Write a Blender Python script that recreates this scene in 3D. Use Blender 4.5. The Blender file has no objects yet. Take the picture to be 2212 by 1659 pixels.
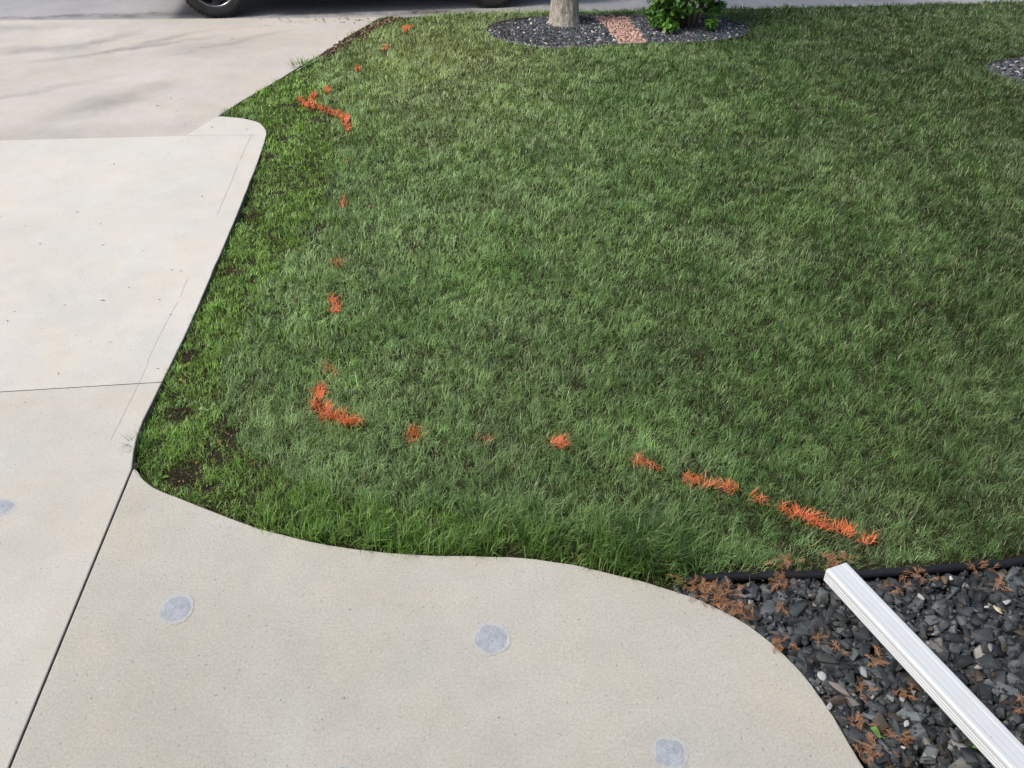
import bpy, bmesh, math, random
import numpy as np
from mathutils import Vector, Matrix, noise as mnoise

random.seed(7)
rng = np.random.default_rng(11)
scene = bpy.context.scene
COL = scene.collection
R = math.radians

# ------------------------------------------------------------------ camera
CAM_H = 2.6
PITCH = R(38.0)
LENS = 0.82
cd = bpy.data.cameras.new('camera')
cd.sensor_width = 36.0
cd.lens = 36.0 * LENS
cd.clip_start = 0.05
cd.clip_end = 2000
cam = bpy.data.objects.new('camera', cd)
COL.objects.link(cam)
cam.location = (0, 0, CAM_H)
cam.rotation_euler = (math.pi / 2 - PITCH, 0, 0)
scene.camera = cam

# ------------------------------------------------------------------ world, sun, exposure
SUN_EL, SUN_AZ = 52.0, -114.0        # azimuth measured from +Y towards +X
w = bpy.data.worlds.new("World")
scene.world = w
w.use_nodes = True
nt = w.node_tree
sky = nt.nodes.new('ShaderNodeTexSky')
sky.sky_type = 'NISHITA'
sky.sun_disc = False
sky.sun_elevation = R(SUN_EL)
sky.sun_rotation = R(SUN_AZ)
sky.dust_density = 4.0
sky.air_density = 1.0
sky.ozone_density = 1.0
bg = nt.nodes['Background']
bg.inputs['Strength'].default_value = 0.13
nt.links.new(sky.outputs[0], bg.inputs[0])
sd = bpy.data.lights.new('sun', 'SUN')
sd.energy = 2.2
sd.angle = R(14)
sd.color = (1.0, 0.95, 0.87)
sun = bpy.data.objects.new('sun', sd)
COL.objects.link(sun)
dirv = Vector((math.sin(R(SUN_AZ)) * math.cos(R(SUN_EL)), math.cos(R(SUN_AZ)) * math.cos(R(SUN_EL)), math.sin(R(SUN_EL))))
sun.rotation_euler = dirv.to_track_quat('Z', 'Y').to_euler()
sun.location = (-8, 2, 12)
scene.view_settings.view_transform = 'Standard'
scene.view_settings.look = 'None'
scene.view_settings.gamma = 1.0
scene.view_settings.exposure = 0.19
scene.view_settings.use_curve_mapping = False

# ------------------------------------------------------------------ helpers
FPX = LENS * 2212.0


def G(u, v, z=0.0):
    """survey of the site: a point of the plan, measured off the photograph, on the level z"""
    dx = (u - 1106) / FPX
    dy = (v - 829.5) / FPX
    t = (CAM_H - z) / (math.sin(PITCH) + dy * math.cos(PITCH))
    return (t * dx, t * (math.cos(PITCH) - dy * math.sin(PITCH)))


def GL(pts, z=0.0):
    return [G(u, v, z) for u, v in pts]


def tag(o, label=None, cat=None, group=None, kind=None):
    if label: o['label'] = label
    if cat: o['category'] = cat
    if group: o['group'] = group
    if kind: o['kind'] = kind
    return o


def link(name, me, mat=None, parent=None):
    o = bpy.data.objects.new(name, me)
    COL.objects.link(o)
    if mat is not None and not me.materials:
        me.materials.append(mat)
    if parent is not None:
        o.parent = parent
    return o


def empty(name, loc, rz=0.0):
    o = bpy.data.objects.new(name, None)
    COL.objects.link(o)
    o.location = loc
    o.rotation_euler = (0, 0, rz)
    o.empty_display_size = 0.1
    return o


def bm_obj(name, bm, mat, parent=None, smooth=False):
    me = bpy.data.meshes.new(name)
    bm.normal_update()
    bm.to_mesh(me)
    bm.free()
    if smooth:
        me.shade_smooth()
    return link(name, me, mat, parent)


def np_mesh(name, verts, loops, starts, totals, cols=None, smooth=False):
    me = bpy.data.meshes.new(name)
    verts = np.asarray(verts, dtype=np.float32)
    me.vertices.add(len(verts))
    me.vertices.foreach_set('co', verts.ravel())
    me.loops.add(len(loops))
    me.loops.foreach_set('vertex_index', np.asarray(loops, dtype=np.int32))
    me.polygons.add(len(starts))
    me.polygons.foreach_set('loop_start', np.asarray(starts, dtype=np.int32))
    if cols is not None:
        a = me.color_attributes.new('tint', 'FLOAT_COLOR', 'POINT')
        c = np.ones((len(verts), 4), dtype=np.float32)
        c[:, :3] = cols
        a.data.foreach_set('color', c.ravel())
    me.update(calc_edges=True)
    if smooth:
        me.shade_smooth()
    return me


def _hash(ix, iy, seed):
    h = (ix.astype(np.int64) * 374761393 + iy.astype(np.int64) * 668265263 + seed * 974634777) & 0xffffffff
    h = ((h ^ (h >> 13)) * 1274126177) & 0xffffffff
    return ((h ^ (h >> 16)) & 0xffffff) / float(0xffffff)


def vnoise(x, y, s, seed=0, octv=2):
    x = np.asarray(x, dtype=np.float64) / s
    y = np.asarray(y, dtype=np.float64) / s
    out = 0.0
    amp = 1.0
    tot = 0.0
    for k in range(octv):
        ix = np.floor(x); iy = np.floor(y)
        fx = x - ix; fy = y - iy
        fx = fx * fx * (3 - 2 * fx); fy = fy * fy * (3 - 2 * fy)
        a = _hash(ix, iy, seed + k); b = _hash(ix + 1, iy, seed + k)
        c = _hash(ix, iy + 1, seed + k); d = _hash(ix + 1, iy + 1, seed + k)
        out = out + amp * ((a * (1 - fx) + b * fx) * (1 - fy) + (c * (1 - fx) + d * fx) * fy)
        tot += amp
        amp *= 0.5
        x = x * 2.03 + 5.3; y = y * 2.03 + 1.7
    return out / tot


def in_poly(x, y, poly):
    x = np.asarray(x); y = np.asarray(y)
    r = np.zeros(x.shape, dtype=bool)
    n = len(poly)
    for i in range(n):
        x0, y0 = poly[i]
        x1, y1 = poly[(i + 1) % n]
        if y0 == y1: continue
        c = ((y0 > y) != (y1 > y)) & (x < (x1 - x0) * (y - y0) / (y1 - y0) + x0)
        r ^= c
    return r


def dist_line(x, y, pts):
    x = np.asarray(x); y = np.asarray(y)
    d = np.full(x.shape, 1e9)
    for (x0, y0), (x1, y1) in zip(pts[:-1], pts[1:]):
        vx, vy = x1 - x0, y1 - y0
        l2 = vx * vx + vy * vy + 1e-12
        t = np.clip(((x - x0) * vx + (y - y0) * vy) / l2, 0, 1)
        d = np.minimum(d, np.hypot(x - x0 - t * vx, y - y0 - t * vy))
    return d


def catmull(pts, n=6, closed=False):
    out = []
    m = len(pts)
    rngi = range(m if closed else m - 1)
    for i in rngi:
        if closed:
            p0, p1, p2, p3 = pts[(i - 1) % m], pts[i], pts[(i + 1) % m], pts[(i + 2) % m]
        else:
            p0, p1, p2, p3 = pts[max(i - 1, 0)], pts[i], pts[i + 1], pts[min(i + 2, m - 1)]
        for k in range(n):
            t = k / n
            out.append(tuple(0.5 * (2 * p1[j] + (p2[j] - p0[j]) * t + (2 * p0[j] - 5 * p1[j] + 4 * p2[j] - p3[j]) * t * t
                                    + (3 * p1[j] - p0[j] - 3 * p2[j] + p3[j]) * t ** 3) for j in range(len(p1))))
    if not closed:
        out.append(tuple(pts[-1]))
    return out


# ------------------------------------------------------------------ materials
class M:
    def __init__(s, name):
        s.m = bpy.data.materials.new(name)
        s.m.use_nodes = True
        s.t = s.m.node_tree
        s.b = s.t.nodes['Principled BSDF']
        s.out = s.t.nodes['Material Output']

    def n(s, typ, **kw):
        nd = s.t.nodes.new(typ)
        for k, v in kw.items():
            setattr(nd, k, v)
        return nd

    def l(s, a, b):
        s.t.links.new(a, b)

    def coord(s):
        if not hasattr(s, '_c'):
            s._c = s.n('ShaderNodeTexCoord').outputs['Object']
        return s._c

    def noise(s, scale, detail=4, rough=0.6, vec=None, dist=0.0):
        nd = s.n('ShaderNodeTexNoise')
        nd.inputs['Scale'].default_value = scale
        nd.inputs['Detail'].default_value = detail
        nd.inputs['Roughness'].default_value = rough
        nd.inputs['Distortion'].default_value = dist
        s.l(vec or s.coord(), nd.inputs['Vector'])
        return nd.outputs[0]

    def ramp(s, fac, stops):
        nd = s.n('ShaderNodeValToRGB')
        e = nd.color_ramp.elements
        while len(e) < len(stops): e.new(0.5)
        for i, (p, c) in enumerate(stops):
            e[i].position = p
            e[i].color = (c, c, c, 1) if not isinstance(c, tuple) else (*c, 1)
        s.l(fac, nd.inputs[0])
        return nd.outputs[0]

    def mix(s, fac, a, b, mode='MIX'):
        nd = s.n('ShaderNodeMix', data_type='RGBA', blend_type=mode)
        for ix, v in ((0, fac), (6, a), (7, b)):
            sock = nd.inputs[ix]
            if isinstance(v, (int, float)):
                sock.default_value = v if ix == 0 else (v, v, v, 1)
            elif isinstance(v, tuple):
                sock.default_value = (*v, 1)
            else:
                s.l(v, sock)
        return nd.outputs[2]

    def math(s, op, a, b=0.0, c=None):
        nd = s.n('ShaderNodeMath', operation=op)
        for i, v in enumerate((a, b, c)):
            if v is None: continue
            if isinstance(v, (int, float)): nd.inputs[i].default_value = v
            else: s.l(v, nd.inputs[i])
        return nd.outputs[0]

    def bump(s, h, strength=0.3, dist=0.01):
        nd = s.n('ShaderNodeBump')
        nd.inputs['Strength'].default_value = strength
        nd.inputs['Distance'].default_value = dist
        s.l(h, nd.inputs['Height'])
        s.l(nd.outputs[0], s.b.inputs['Normal'])

    def base(s, c, rough=0.8, spec=0.3, metal=0.0):
        if isinstance(c, tuple): s.b.inputs['Base Color'].default_value = (*c, 1)
        else: s.l(c, s.b.inputs['Base Color'])
        if isinstance(rough, (int, float)): s.b.inputs['Roughness'].default_value = rough
        else: s.l(rough, s.b.inputs['Roughness'])
        s.b.inputs['Specular IOR Level'].default_value = spec
        s.b.inputs['Metallic'].default_value = metal
        return s

    def blob(s, x, y, sx, sy, rot, soft=0.5):
        """soft edged patch of dirt at a place of the slab"""
        mp = s.n('ShaderNodeMapping')
        mp.vector_type = 'TEXTURE'
        mp.inputs['Location'].default_value = (x, y, 0)
        mp.inputs['Rotation'].default_value = (0, 0, rot)
        mp.inputs['Scale'].default_value = (sx, sy, 50)
        s.l(s.wob(), mp.inputs['Vector'])
        ln = s.n('ShaderNodeVectorMath', operation='LENGTH')
        s.l(mp.outputs[0], ln.inputs[0])
        return s.ramp(ln.outputs['Value'], [(soft, 1.0), (1.0, 0.0)])

    def wob(s):
        if not hasattr(s, '_w'):
            nz = s.n('ShaderNodeTexNoise')
            nz.inputs['Scale'].default_value = 3.0
            s.l(s.coord(), nz.inputs['Vector'])
            a = s.n('ShaderNodeVectorMath', operation='MULTIPLY_ADD')
            s.l(nz.outputs['Color'], a.inputs[0])
            a.inputs[1].default_value = (0.25, 0.25, 0)
            s.l(s.coord(), a.inputs[2])
            b = s.n('ShaderNodeVectorMath', operation='SUBTRACT')
            s.l(a.outputs[0], b.inputs[0])
            b.inputs[1].default_value = (0.125, 0.125, 0)
            s._w = b.outputs[0]
        return s._w


def concrete(name, c0, c1, speck=1.0, blobs=(), blobcol=(0.25, 0.25, 0.25)):
    m = M(name)
    big = m.ramp(m.noise(0.9, 5, 0.65), [(0.3, 0.0), (0.7, 1.0)])
    col = m.mix(big, c0, c1)
    med = m.ramp(m.noise(6.0, 5, 0.7), [(0.3, 0.95), (0.7, 1.04)])
    col = m.mix(1.0, col, med, 'MULTIPLY')
    stain = m.ramp(m.noise(0.55, 6, 0.72, dist=0.8), [(0.38, 0.95), (0.50, 1.0), (0.68, 1.02)])
    col = m.mix(1.0, col, stain, 'MULTIPLY')
    warm = m.ramp(m.noise(2.3, 3, 0.6, dist=0.5), [(0.35, (1.015, 1.0, 0.965)), (0.65, (0.985, 1.0, 1.02))])
    col = m.mix(1.0, col, warm, 'MULTIPLY')
    grain = m.ramp(m.noise(110.0, 3, 0.75), [(0.28, 0.74), (0.72, 1.17)])
    col = m.mix(0.75 * speck, col, m.mix(1.0, col, grain, 'MULTIPLY'))
    g2 = m.noise(55.0, 3, 0.6)
    pores = m.ramp(g2, [(0.27, 0.62), (0.34, 1.0)])
    col = m.mix(1.0, col, pores, 'MULTIPLY')
    # pale grains of aggregate
    vo = m.n('ShaderNodeTexVoronoi')
    vo.inputs['Scale'].default_value = 45.0
    m.l(m.coord(), vo.inputs['Vector'])
    dots = m.ramp(vo.outputs['Distance'], [(0.07, 1.0), (0.13, 0.0)])
    pick = m.ramp(m.noise(23.0, 1, 0.5), [(0.55, 0.0), (0.6, 1.0)])
    f = m.math('MULTIPLY', m.math('MULTIPLY', dots, pick), 0.55)
    col = m.mix(f, col, (0.80, 0.78, 0.72))
    vo2 = m.n('ShaderNodeTexVoronoi')
    vo2.inputs['Scale'].default_value = 17.0
    m.l(m.coord(), vo2.inputs['Vector'])
    d2 = m.ramp(vo2.outputs['Distance'], [(0.03, 1.0), (0.07, 0.0)])
    p2 = m.ramp(m.noise(7.0, 1, 0.5), [(0.52, 0.0), (0.57, 1.0)])
    col = m.mix(m.math('MULTIPLY', m.math('MULTIPLY', d2, p2), 0.5), col, (0.12, 0.11, 0.10))
    for (x, y, sx, sy, rot, k) in blobs:
        st = m.ramp(m.noise(4.0, 4, 0.7), [(0.3, 0.35), (0.7, 1.0)])
        f = m.math('MULTIPLY', m.math('MULTIPLY', m.blob(x, y, sx, sy, rot, 0.2), st), k)
        col = m.mix(f, col, blobcol)
    m.base(col, 0.88, 0.25)
    hs = m.math('ADD', m.math('MULTIPLY', m.noise(120, 3, 0.7), 0.6), m.math('MULTIPLY', g2, 0.5))
    m.bump(hs, 0.35, 0.004)
    return m.m


def mortar(name, c0, c1, c2):
    m = M(name)
    col = m.mix(m.ramp(m.noise(22.0, 6, 0.75, dist=0.6), [(0.38, 0.0), (0.62, 1.0)]), c0, c1)
    col = m.mix(m.ramp(m.noise(48.0, 5, 0.8), [(0.52, 0.0), (0.66, 0.8)]), col, c2)
    g = m.ramp(m.noise(140.0, 3, 0.7), [(0.3, 0.85), (0.7, 1.1)])
    m.base(m.mix(1.0, col, g, 'MULTIPLY'), 0.9, 0.2)
    m.bump(m.noise(40.0, 5, 0.7), 0.6, 0.006)
    return m.m


def attr_mat(name, rough=0.6, spec=0.3, trans=0.0, bumpscale=None, veins=False):
    m = M(name)
    a = m.n('ShaderNodeAttribute')
    a.attribute_name = 'tint'
    col = a.outputs['Color']
    if veins:
        geo = m.n('ShaderNodeNewGeometry')
        v = m.noise(38.0, 5, 0.7, dist=1.2)
        f = m.ramp(v, [(0.56, 0.0), (0.66, 0.7)])
        f2 = m.ramp(m.noise(6.0, 2, 0.5), [(0.52, 0.0), (0.62, 1.0)])
        col = m.mix(m.math('MULTIPLY', f, f2), col, (0.45, 0.46, 0.46))
        dust = m.ramp(m.noise(14.0, 4, 0.6), [(0.3, 0.75), (0.7, 1.35)])
        col = m.mix(1.0, col, dust, 'MULTIPLY')
    m.base(col, rough, spec)
    if bumpscale:
        m.bump(m.noise(bumpscale, 4, 0.7), 0.5, 0.006)
    if trans > 0:
        tr = m.n('ShaderNodeBsdfTranslucent')
        m.l(m.mix(1.0, col, (1.25, 1.3, 0.6), 'MULTIPLY'), tr.inputs['Color'])
        mx = m.n('ShaderNodeMixShader')
        mx.inputs[0].default_value = trans
        m.l(m.b.outputs[0], mx.inputs[1])
        m.l(tr.outputs[0], mx.inputs[2])
        m.l(mx.outputs[0], m.out.inputs['Surface'])
    return m.m


def soil_mat():
    m = M('soil')
    n1 = m.noise(9.0, 6, 0.7)
    col = m.ramp(n1, [(0.3, (0.018, 0.014, 0.010)), (0.6, (0.045, 0.035, 0.025)), (0.8, (0.080, 0.062, 0.044))])
    fine = m.ramp(m.noise(70.0, 4, 0.8), [(0.35, 0.4), (0.7, 1.6)])
    col = m.mix(1.0, col, fine, 'MULTIPLY')
    at = m.n('ShaderNodeAttribute'); at.attribute_name = 'tint'
    lawn = m.mix(1.0, (0.075, 0.110, 0.040), fine, 'MULTIPLY')
    col = m.mix(at.outputs['Fac'], col, lawn)
    th = m.ramp(m.noise(130.0, 3, 0.7, dist=2.0), [(0.5, 0.0), (0.62, 0.5)])
    col = m.mix(th, col, (0.14, 0.13, 0.07))
    m.base(col, 0.95, 0.1)
    m.bump(m.noise(60.0, 5, 0.8), 1.0, 0.02)
    return m.m


def asphalt_mat():
    m = M('street_surface')
    col = m.ramp(m.noise(1.2, 5, 0.6), [(0.3, (0.31, 0.31, 0.32)), (0.7, (0.40, 0.40, 0.41))])
    g = m.ramp(m.noise(90.0, 4, 0.8), [(0.3, 0.7), (0.7, 1.3)])
    col = m.mix(1.0, col, g, 'MULTIPLY')
    # wet silt and grime along the gutter
    for (u, v, sx, sy, rot, k, c) in STREET_STAINS:
        x, y = G(u, v, -0.03)
        st = m.ramp(m.noise(5.0, 5, 0.75), [(0.35, 0.2), (0.6, 1.0)])
        f = m.math('MULTIPLY', m.math('MULTIPLY', m.blob(x, y, sx, sy, rot, 0.35), st), k)
        col = m.mix(f, col, c)
    m.base(col, 0.85, 0.3)
    m.bump(m.noise(80.0, 4, 0.8), 0.5, 0.006)
    return m.m


STREET_STAINS = [
    (930, 27, 0.75, 0.16, 0.08, 0.95, (0.035, 0.028, 0.022)),
    (700, 30, 0.9, 0.10, 0.05, 0.6, (0.06, 0.055, 0.05)),
    (300, 32, 1.5, 0.14, 0.12, 0.55, (0.08, 0.08, 0.08)),
    (100, 36, 1.5, 0.08, 0.1, 0.5, (0.09, 0.09, 0.09)),
    (760, 40, 0.8, 0.03, 0.03, 0.9, (0.03, 0.025, 0.02)),
]


def simple(name, c, rough=0.6, spec=0.4, metal=0.0, var=0.15, scale=20.0, bmp=0.0):
    m = M(name)
    v = m.ramp(m.noise(scale, 4, 0.6), [(0.3, 1 - var), (0.7, 1 + var)])
    col = m.mix(1.0, c, v, 'MULTIPLY')
    m.base(col, rough, spec, metal)
    if bmp: m.bump(m.noise(scale * 4, 4, 0.7), bmp, 0.004)
    return m.m


# ------------------------------------------------------------------ plan of the site
edge_r = GL([(300, 930), (350, 825), (415, 690), (455, 596), (500, 492), (540, 392), (562, 335)])
corner = GL([(573, 300), (575, 285), (568, 271), (553, 262), (520, 255), (480, 251), (466, 253)])
joint_bot = GL([(17, 1659), (285, 1010)])
jb, je = joint_bot
jd = ((jb[0] - je[0]), (jb[1] - je[1]))
jl_ = math.hypot(*jd)
jdir = (jd[0] / jl_, jd[1] / jl_)
j_far = (je[0] + jdir[0] * 4.5, je[1] + jdir[1] * 4.5)
mid_l, mid_r = G(0, 840), G(346, 818)
md = (mid_l[0] - mid_r[0], mid_l[1] - mid_r[1])
ml = math.hypot(*md)
mid_far = (mid_r[0] + md[0] / ml * 6, mid_r[1] + md[1] / ml * 6)
ap_r, ap_l = G(400, 293), G(0, 303)
ad = (ap_l[0] - ap_r[0], ap_l[1] - ap_r[1])
al = math.hypot(*ad)
ap_far = (ap_r[0] + ad[0] / al * 5.2, ap_r[1] + ad[1] / al * 5.2)
apron_edge = GL([(478, 246), (530, 212), (600, 172), (650, 141), (700, 112), (760, 73), (812, 42), (828, 36)])
st_r, st_l = G(828, 36), G(0, 43)
sdv = (st_l[0] - st_r[0], st_l[1] - st_r[1])
sl = math.hypot(*sdv)
st_far = (st_r[0] + sdv[0] / sl * 7.5, st_r[1] + sdv[1] / sl * 7.5)

walk_edge = catmull(GL([(288, 1010), (297, 1018), (310, 1035), (340, 1056), (400, 1080), (470, 1108), (560, 1140), (680, 1170), (800, 1189),
                        (920, 1198), (1020, 1200), (1130, 1204), (1230, 1218), (1330, 1240), (1420, 1264), (1500, 1290),
                        (1560, 1318), (1620, 1352), (1680, 1400), (1730, 1450), (1780, 1515), (1820, 1580), (1850, 1630),
                        (1868, 1659)]), 4) + [(1.17, 1.1), (1.2, 0.8), (1.22, 0.3), (1.22, -1.8)]
tube_line = [G(1400, 1258, -0.01)] + GL([(1480, 1252), (1560, 1245), (1700, 1241), (1790, 1240), (1850, 1239), (1950, 1233), (2050, 1226),
                                          (2140, 1218), (2212, 1210)], 0.0) + [(2.6, 2.33), (3.4, 2.62), (4.2, 2.8)]
street_edge = [st_far, st_r, G(1000, 30, -0.03), G(1400, 24, -0.03), G(1700, 18, -0.03), G(2212, 5, -0.03), (8.0, 11.2), (30, 13.2)]

lawn_poly = ([G(290, 1000)] + edge_r + corner[:-1] + apron_edge + street_edge[2:-2] + [(7.4, 11.1), (7.4, 3.6)] + tube_line[::-1][1:-1]
             + [p for p in walk_edge if p[0] < tube_line[1][0]][::-1])
island = catmull(GL([(1052, 64), (1085, 50), (1150, 41), (1250, 37), (1380, 37), (1500, 41), (1570, 47), (1610, 60), (1617, 72),
                     (1600, 82), (1550, 91), (1450, 97), (1380, 98), (1300, 103), (1230, 109), (1175, 107), (1100, 95), (1062, 82)], -0.03), 4, True)
bed_r = catmull(GL([(2128, 146), (2160, 133), (2212, 126), (2290, 128), (2350, 150), (2330, 180), (2260, 190), (2212, 181), (2165, 166)], -0.03), 4, True)
bright_poly = GL([(560, 150), (640, 140), (690, 200), (690, 240), (722, 300), (722, 340), (700, 430), (650, 520), (580, 590), (520, 690),
                  (490, 780), (470, 880), (520, 960), (600, 1020), (800, 1090), (1100, 1140), (1300, 1185), (1500, 1300), (1300, 1300),
                  (900, 1260), (400, 1100), (200, 1050), (250, 800), (400, 500), (560, 240), (440, 240)])

M_soil = soil_mat()
M_street = asphalt_mat()
tire = []
for (u, v, sx, sy, rot, k) in [(230, 85, 0.55, 0.14, 0.9, 0.5), (270, 105, 1.2, 0.10, 0.5, 0.55), (90, 105, 0.8, 0.25, 0.2, 0.5), (350, 85, 0.7, 0.09, 0.75, 0.5),
                               (230, 220, 0.9, 0.28, 0.9, 0.5), (420, 105, 0.55, 0.3, 0.3, 0.35), (500, 90, 0.9, 0.10, 0.75, 0.4), (60, 200, 0.9, 0.12, 0.6, 0.35),
                               (20, 60, 1.2, 0.2, 0.1, 0.35), (180, 290, 1.2, 0.3, 0.1, 0.25)]:
    x, y = G(u, v)
    tire.append((x, y, sx, sy, rot, min(0.95, k * 1.25)))
M_apron = concrete('apron_concrete', (0.50, 0.47, 0.43), (0.60, 0.565, 0.525), 0.6, tire, (0.22, 0.22, 0.22))
M_drive = concrete('driveway_concrete', (0.60, 0.585, 0.54), (0.66, 0.645, 0.60), 0.7)
M_drive2 = concrete('lower_driveway_concrete', (0.555, 0.54, 0.495), (0.62, 0.60, 0.55), 0.8)
M_walk = concrete('walkway_concrete', (0.495, 0.482, 0.435), (0.545, 0.530, 0.480), 1.0)
M_patch = mortar('patch_mortar', (0.33, 0.365, 0.42), (0.45, 0.48, 0.53), (0.54, 0.56, 0.59))
M_halo = mortar('patch_smear', (0.47, 0.475, 0.46), (0.53, 0.54, 0.54), (0.58, 0.59, 0.60))
M_black = simple('black_rubber', (0.035, 0.035, 0.034), 0.8, 0.3, var=0.4, scale=30, bmp=0.4)
M_tube = simple('black_plastic', (0.012, 0.013, 0.018), 0.55, 0.4, var=0.35, scale=12, bmp=0.15)
M_white = simple('white_painted_aluminium', (0.66, 0.70, 0.73), 0.38, 0.5, var=0.02, scale=6)
def dirty_white():
    m = M('painted_aluminium')
    col = m.mix(m.ramp(m.noise(60.0, 4, 0.7), [(0.66, 0.0), (0.74, 0.5)]), (0.66, 0.70, 0.73), (0.36, 0.33, 0.28))
    col = m.mix(m.ramp(m.noise(4.0, 5, 0.7), [(0.5, 0.0), (0.8, 0.35)]), col, (0.52, 0.53, 0.52))
    m.base(col, m.ramp(m.noise(9.0, 4, 0.6), [(0.3, 0.3), (0.7, 0.5)]), 0.5)
    m.bump(m.noise(5.0, 2, 0.5), 0.15, 0.01)
    return m.m


M_spout = dirty_white()
M_blade = attr_mat('grass_blade', 0.42, 0.45, 0.30)
M_leaf = attr_mat('leaf', 0.4, 0.4, 0.25)
M_rock = attr_mat('crushed_slate', 0.62, 0.4, 0.0, 60.0, veins=True)
M_stone = attr_mat('pale_stone', 0.7, 0.3, 0.0, 60.0)
M_litter = attr_mat('dry_litter', 0.85, 0.15, 0.1)
M_side = simple('soil_stained_concrete', (0.17, 0.155, 0.13), 0.95, 0.1, var=0.5, scale=14, bmp=0.5)
M_dark = simple('joint_shadow', (0.20, 0.19, 0.175), 0.95, 0.1, var=0.4, scale=60)


BARE = [(400, 1035, 55, 28, 1.0), (500, 945, 38, 24, 1.0), (465, 1000, 50, 22, 0.6), (680, 265, 30, 9, 0.8), (545, 470, 28, 14, 0.8), (412, 778, 20, 16, 0.9),
        (385, 905, 45, 22, 0.9), (480, 925, 18, 30, 0.7), (620, 235, 30, 6, 0.7), (585, 345, 22, 8, 0.7), (690, 500, 12, 18, 0.8), (500, 590, 22, 10, 0.6),
        (590, 690, 30, 10, 0.45), (700, 395, 18, 8, 0.7), (560, 400, 20, 5, 0.6), (470, 860, 14, 30, 0.5), (560, 1010, 40, 14, 0.6), (450, 1065, 40, 14, 0.8),
        (600, 425, 25, 6, 0.5), (350, 960, 14, 10, 0.5), (540, 1090, 28, 12, 0.5), (730, 325, 12, 8, 0.4), (610, 310, 20, 6, 0.5), (505, 800, 10, 10, 0.4),
        (940, 990, 24, 14, 0.5), (1030, 960, 30, 12, 0.4), (1790, 610, 45, 14, 0.5), (1150, 710, 30, 10, 0.35), (1530, 540, 40, 10, 0.3), (1600, 620, 40, 12, 0.3),
        (1800, 985, 30, 18, 0.5), (1160, 980, 34, 12, 0.35), (865, 985, 22, 12, 0.5), (1400, 1120, 30, 10, 0.3), (1240, 1190, 40, 10, 0.5), (450, 660, 12, 14, 0.6),
        (1250, 128, 30, 5, 0.6), (640, 1060, 25, 10, 0.5), (820, 1160, 60, 8, 0.4), (700, 1150, 60, 8, 0.5), (1000, 860, 30, 12, 0.25), (760, 1110, 18, 14, 0.5)]
MULCH = GL([(858, 34), (830, 46), (800, 62), (762, 82), (735, 98), (705, 118)])


def bare_mask(x, y):
    m = np.zeros(len(x))
    for (u, v, ru, rv, k) in BARE:
        cx, cy = G(u, v, -0.04)
        rx = abs(G(u + ru, v, -0.04)[0] - cx); ry = abs(G(u, v - rv, -0.04)[1] - cy)
        d = np.hypot((x - cx) / rx, (y - cy) / ry) + 0.7 * (vnoise(x, y, 0.09, 77) - 0.5)
        m = np.maximum(m, k * 0.92 * np.clip((1.08 - d) / 0.5, 0, 1))
    d = dist_line(x, y, MULCH)
    wd = 0.09 + 0.10 * (vnoise(x, y, 0.2, 5) - 0.5)
    m = np.maximum(m, np.clip((wd - d) / 0.04, 0, 1))
    return m


# ------------------------------------------------------------------ ground
def axis(lo, hi, step, far):
    core = list(np.arange(lo, hi + 1e-6, step))
    a, b = [], []
    d = step; x = lo
    while x > -far:
        d *= 1.35; x -= d; a.append(x)
    d = step; x = hi
    while x < far:
        d *= 1.35; x += d; b.append(x)
    return np.array(a[::-1] + core + b)


def soil_z(x, y):
    z = -0.070 + 0.022 * (vnoise(x, y, 0.9, 3) - 0.5) * 2 * 0.5 + 0.012 * (vnoise(x, y, 0.12, 9) - 0.5)
    inl = in_poly(x, y, lawn_poly)
    dedge = np.minimum(dist_line(x, y, edge_r + corner), dist_line(x, y, walk_edge))
    dip = np.clip(1 - np.abs(y - 5.2) / 1.0, 0, 1) + np.clip(1 - np.abs(y - 2.98) / 0.3, 0, 1)
    dip = np.clip(dip * 1.6, 0, 1) * np.clip((0.25 - dist_line(x, y, edge_r + corner)) / 0.2, 0, 1)
    z = z + np.where(inl, 0.043 - 0.014 * dip, 0)
    z = z + np.where(inl & (y > 6.6) & (x < -0.4), 0.008, 0)
    z = np.where(inl, z, np.minimum(z, -0.065))
    return z


gx = axis(-8, 8, 0.06, 420); gy = axis(-3, 12.5, 0.06, 420)
X, Y = np.meshgrid(gx, gy)
Z = soil_z(X, Y)
nxg, nyg = len(gx), len(gy)
vv = np.stack([X.ravel(), Y.ravel(), Z.ravel()], 1)
i = np.arange(nyg - 1)[:, None] * nxg + np.arange(nxg - 1)[None, :]
quads = np.stack([i, i + 1, i + 1 + nxg, i + nxg], -1).reshape(-1)
gl = in_poly(vv[:, 0], vv[:, 1], lawn_poly).astype(float)
gl *= 1 - np.clip(bare_mask(vv[:, 0], vv[:, 1]) * 1.2, 0, 1)
gl = np.where(in_poly(vv[:, 0], vv[:, 1], bright_poly), gl * 0.6, gl)
gl = np.maximum(gl, (vv[:, 1] > 20) * 1.0)
me = np_mesh('ground', vv, quads, np.arange(0, len(quads), 4), np.stack([gl] * 3, 1), smooth=True)
tag(link('ground', me, M_soil), kind='structure')


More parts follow.
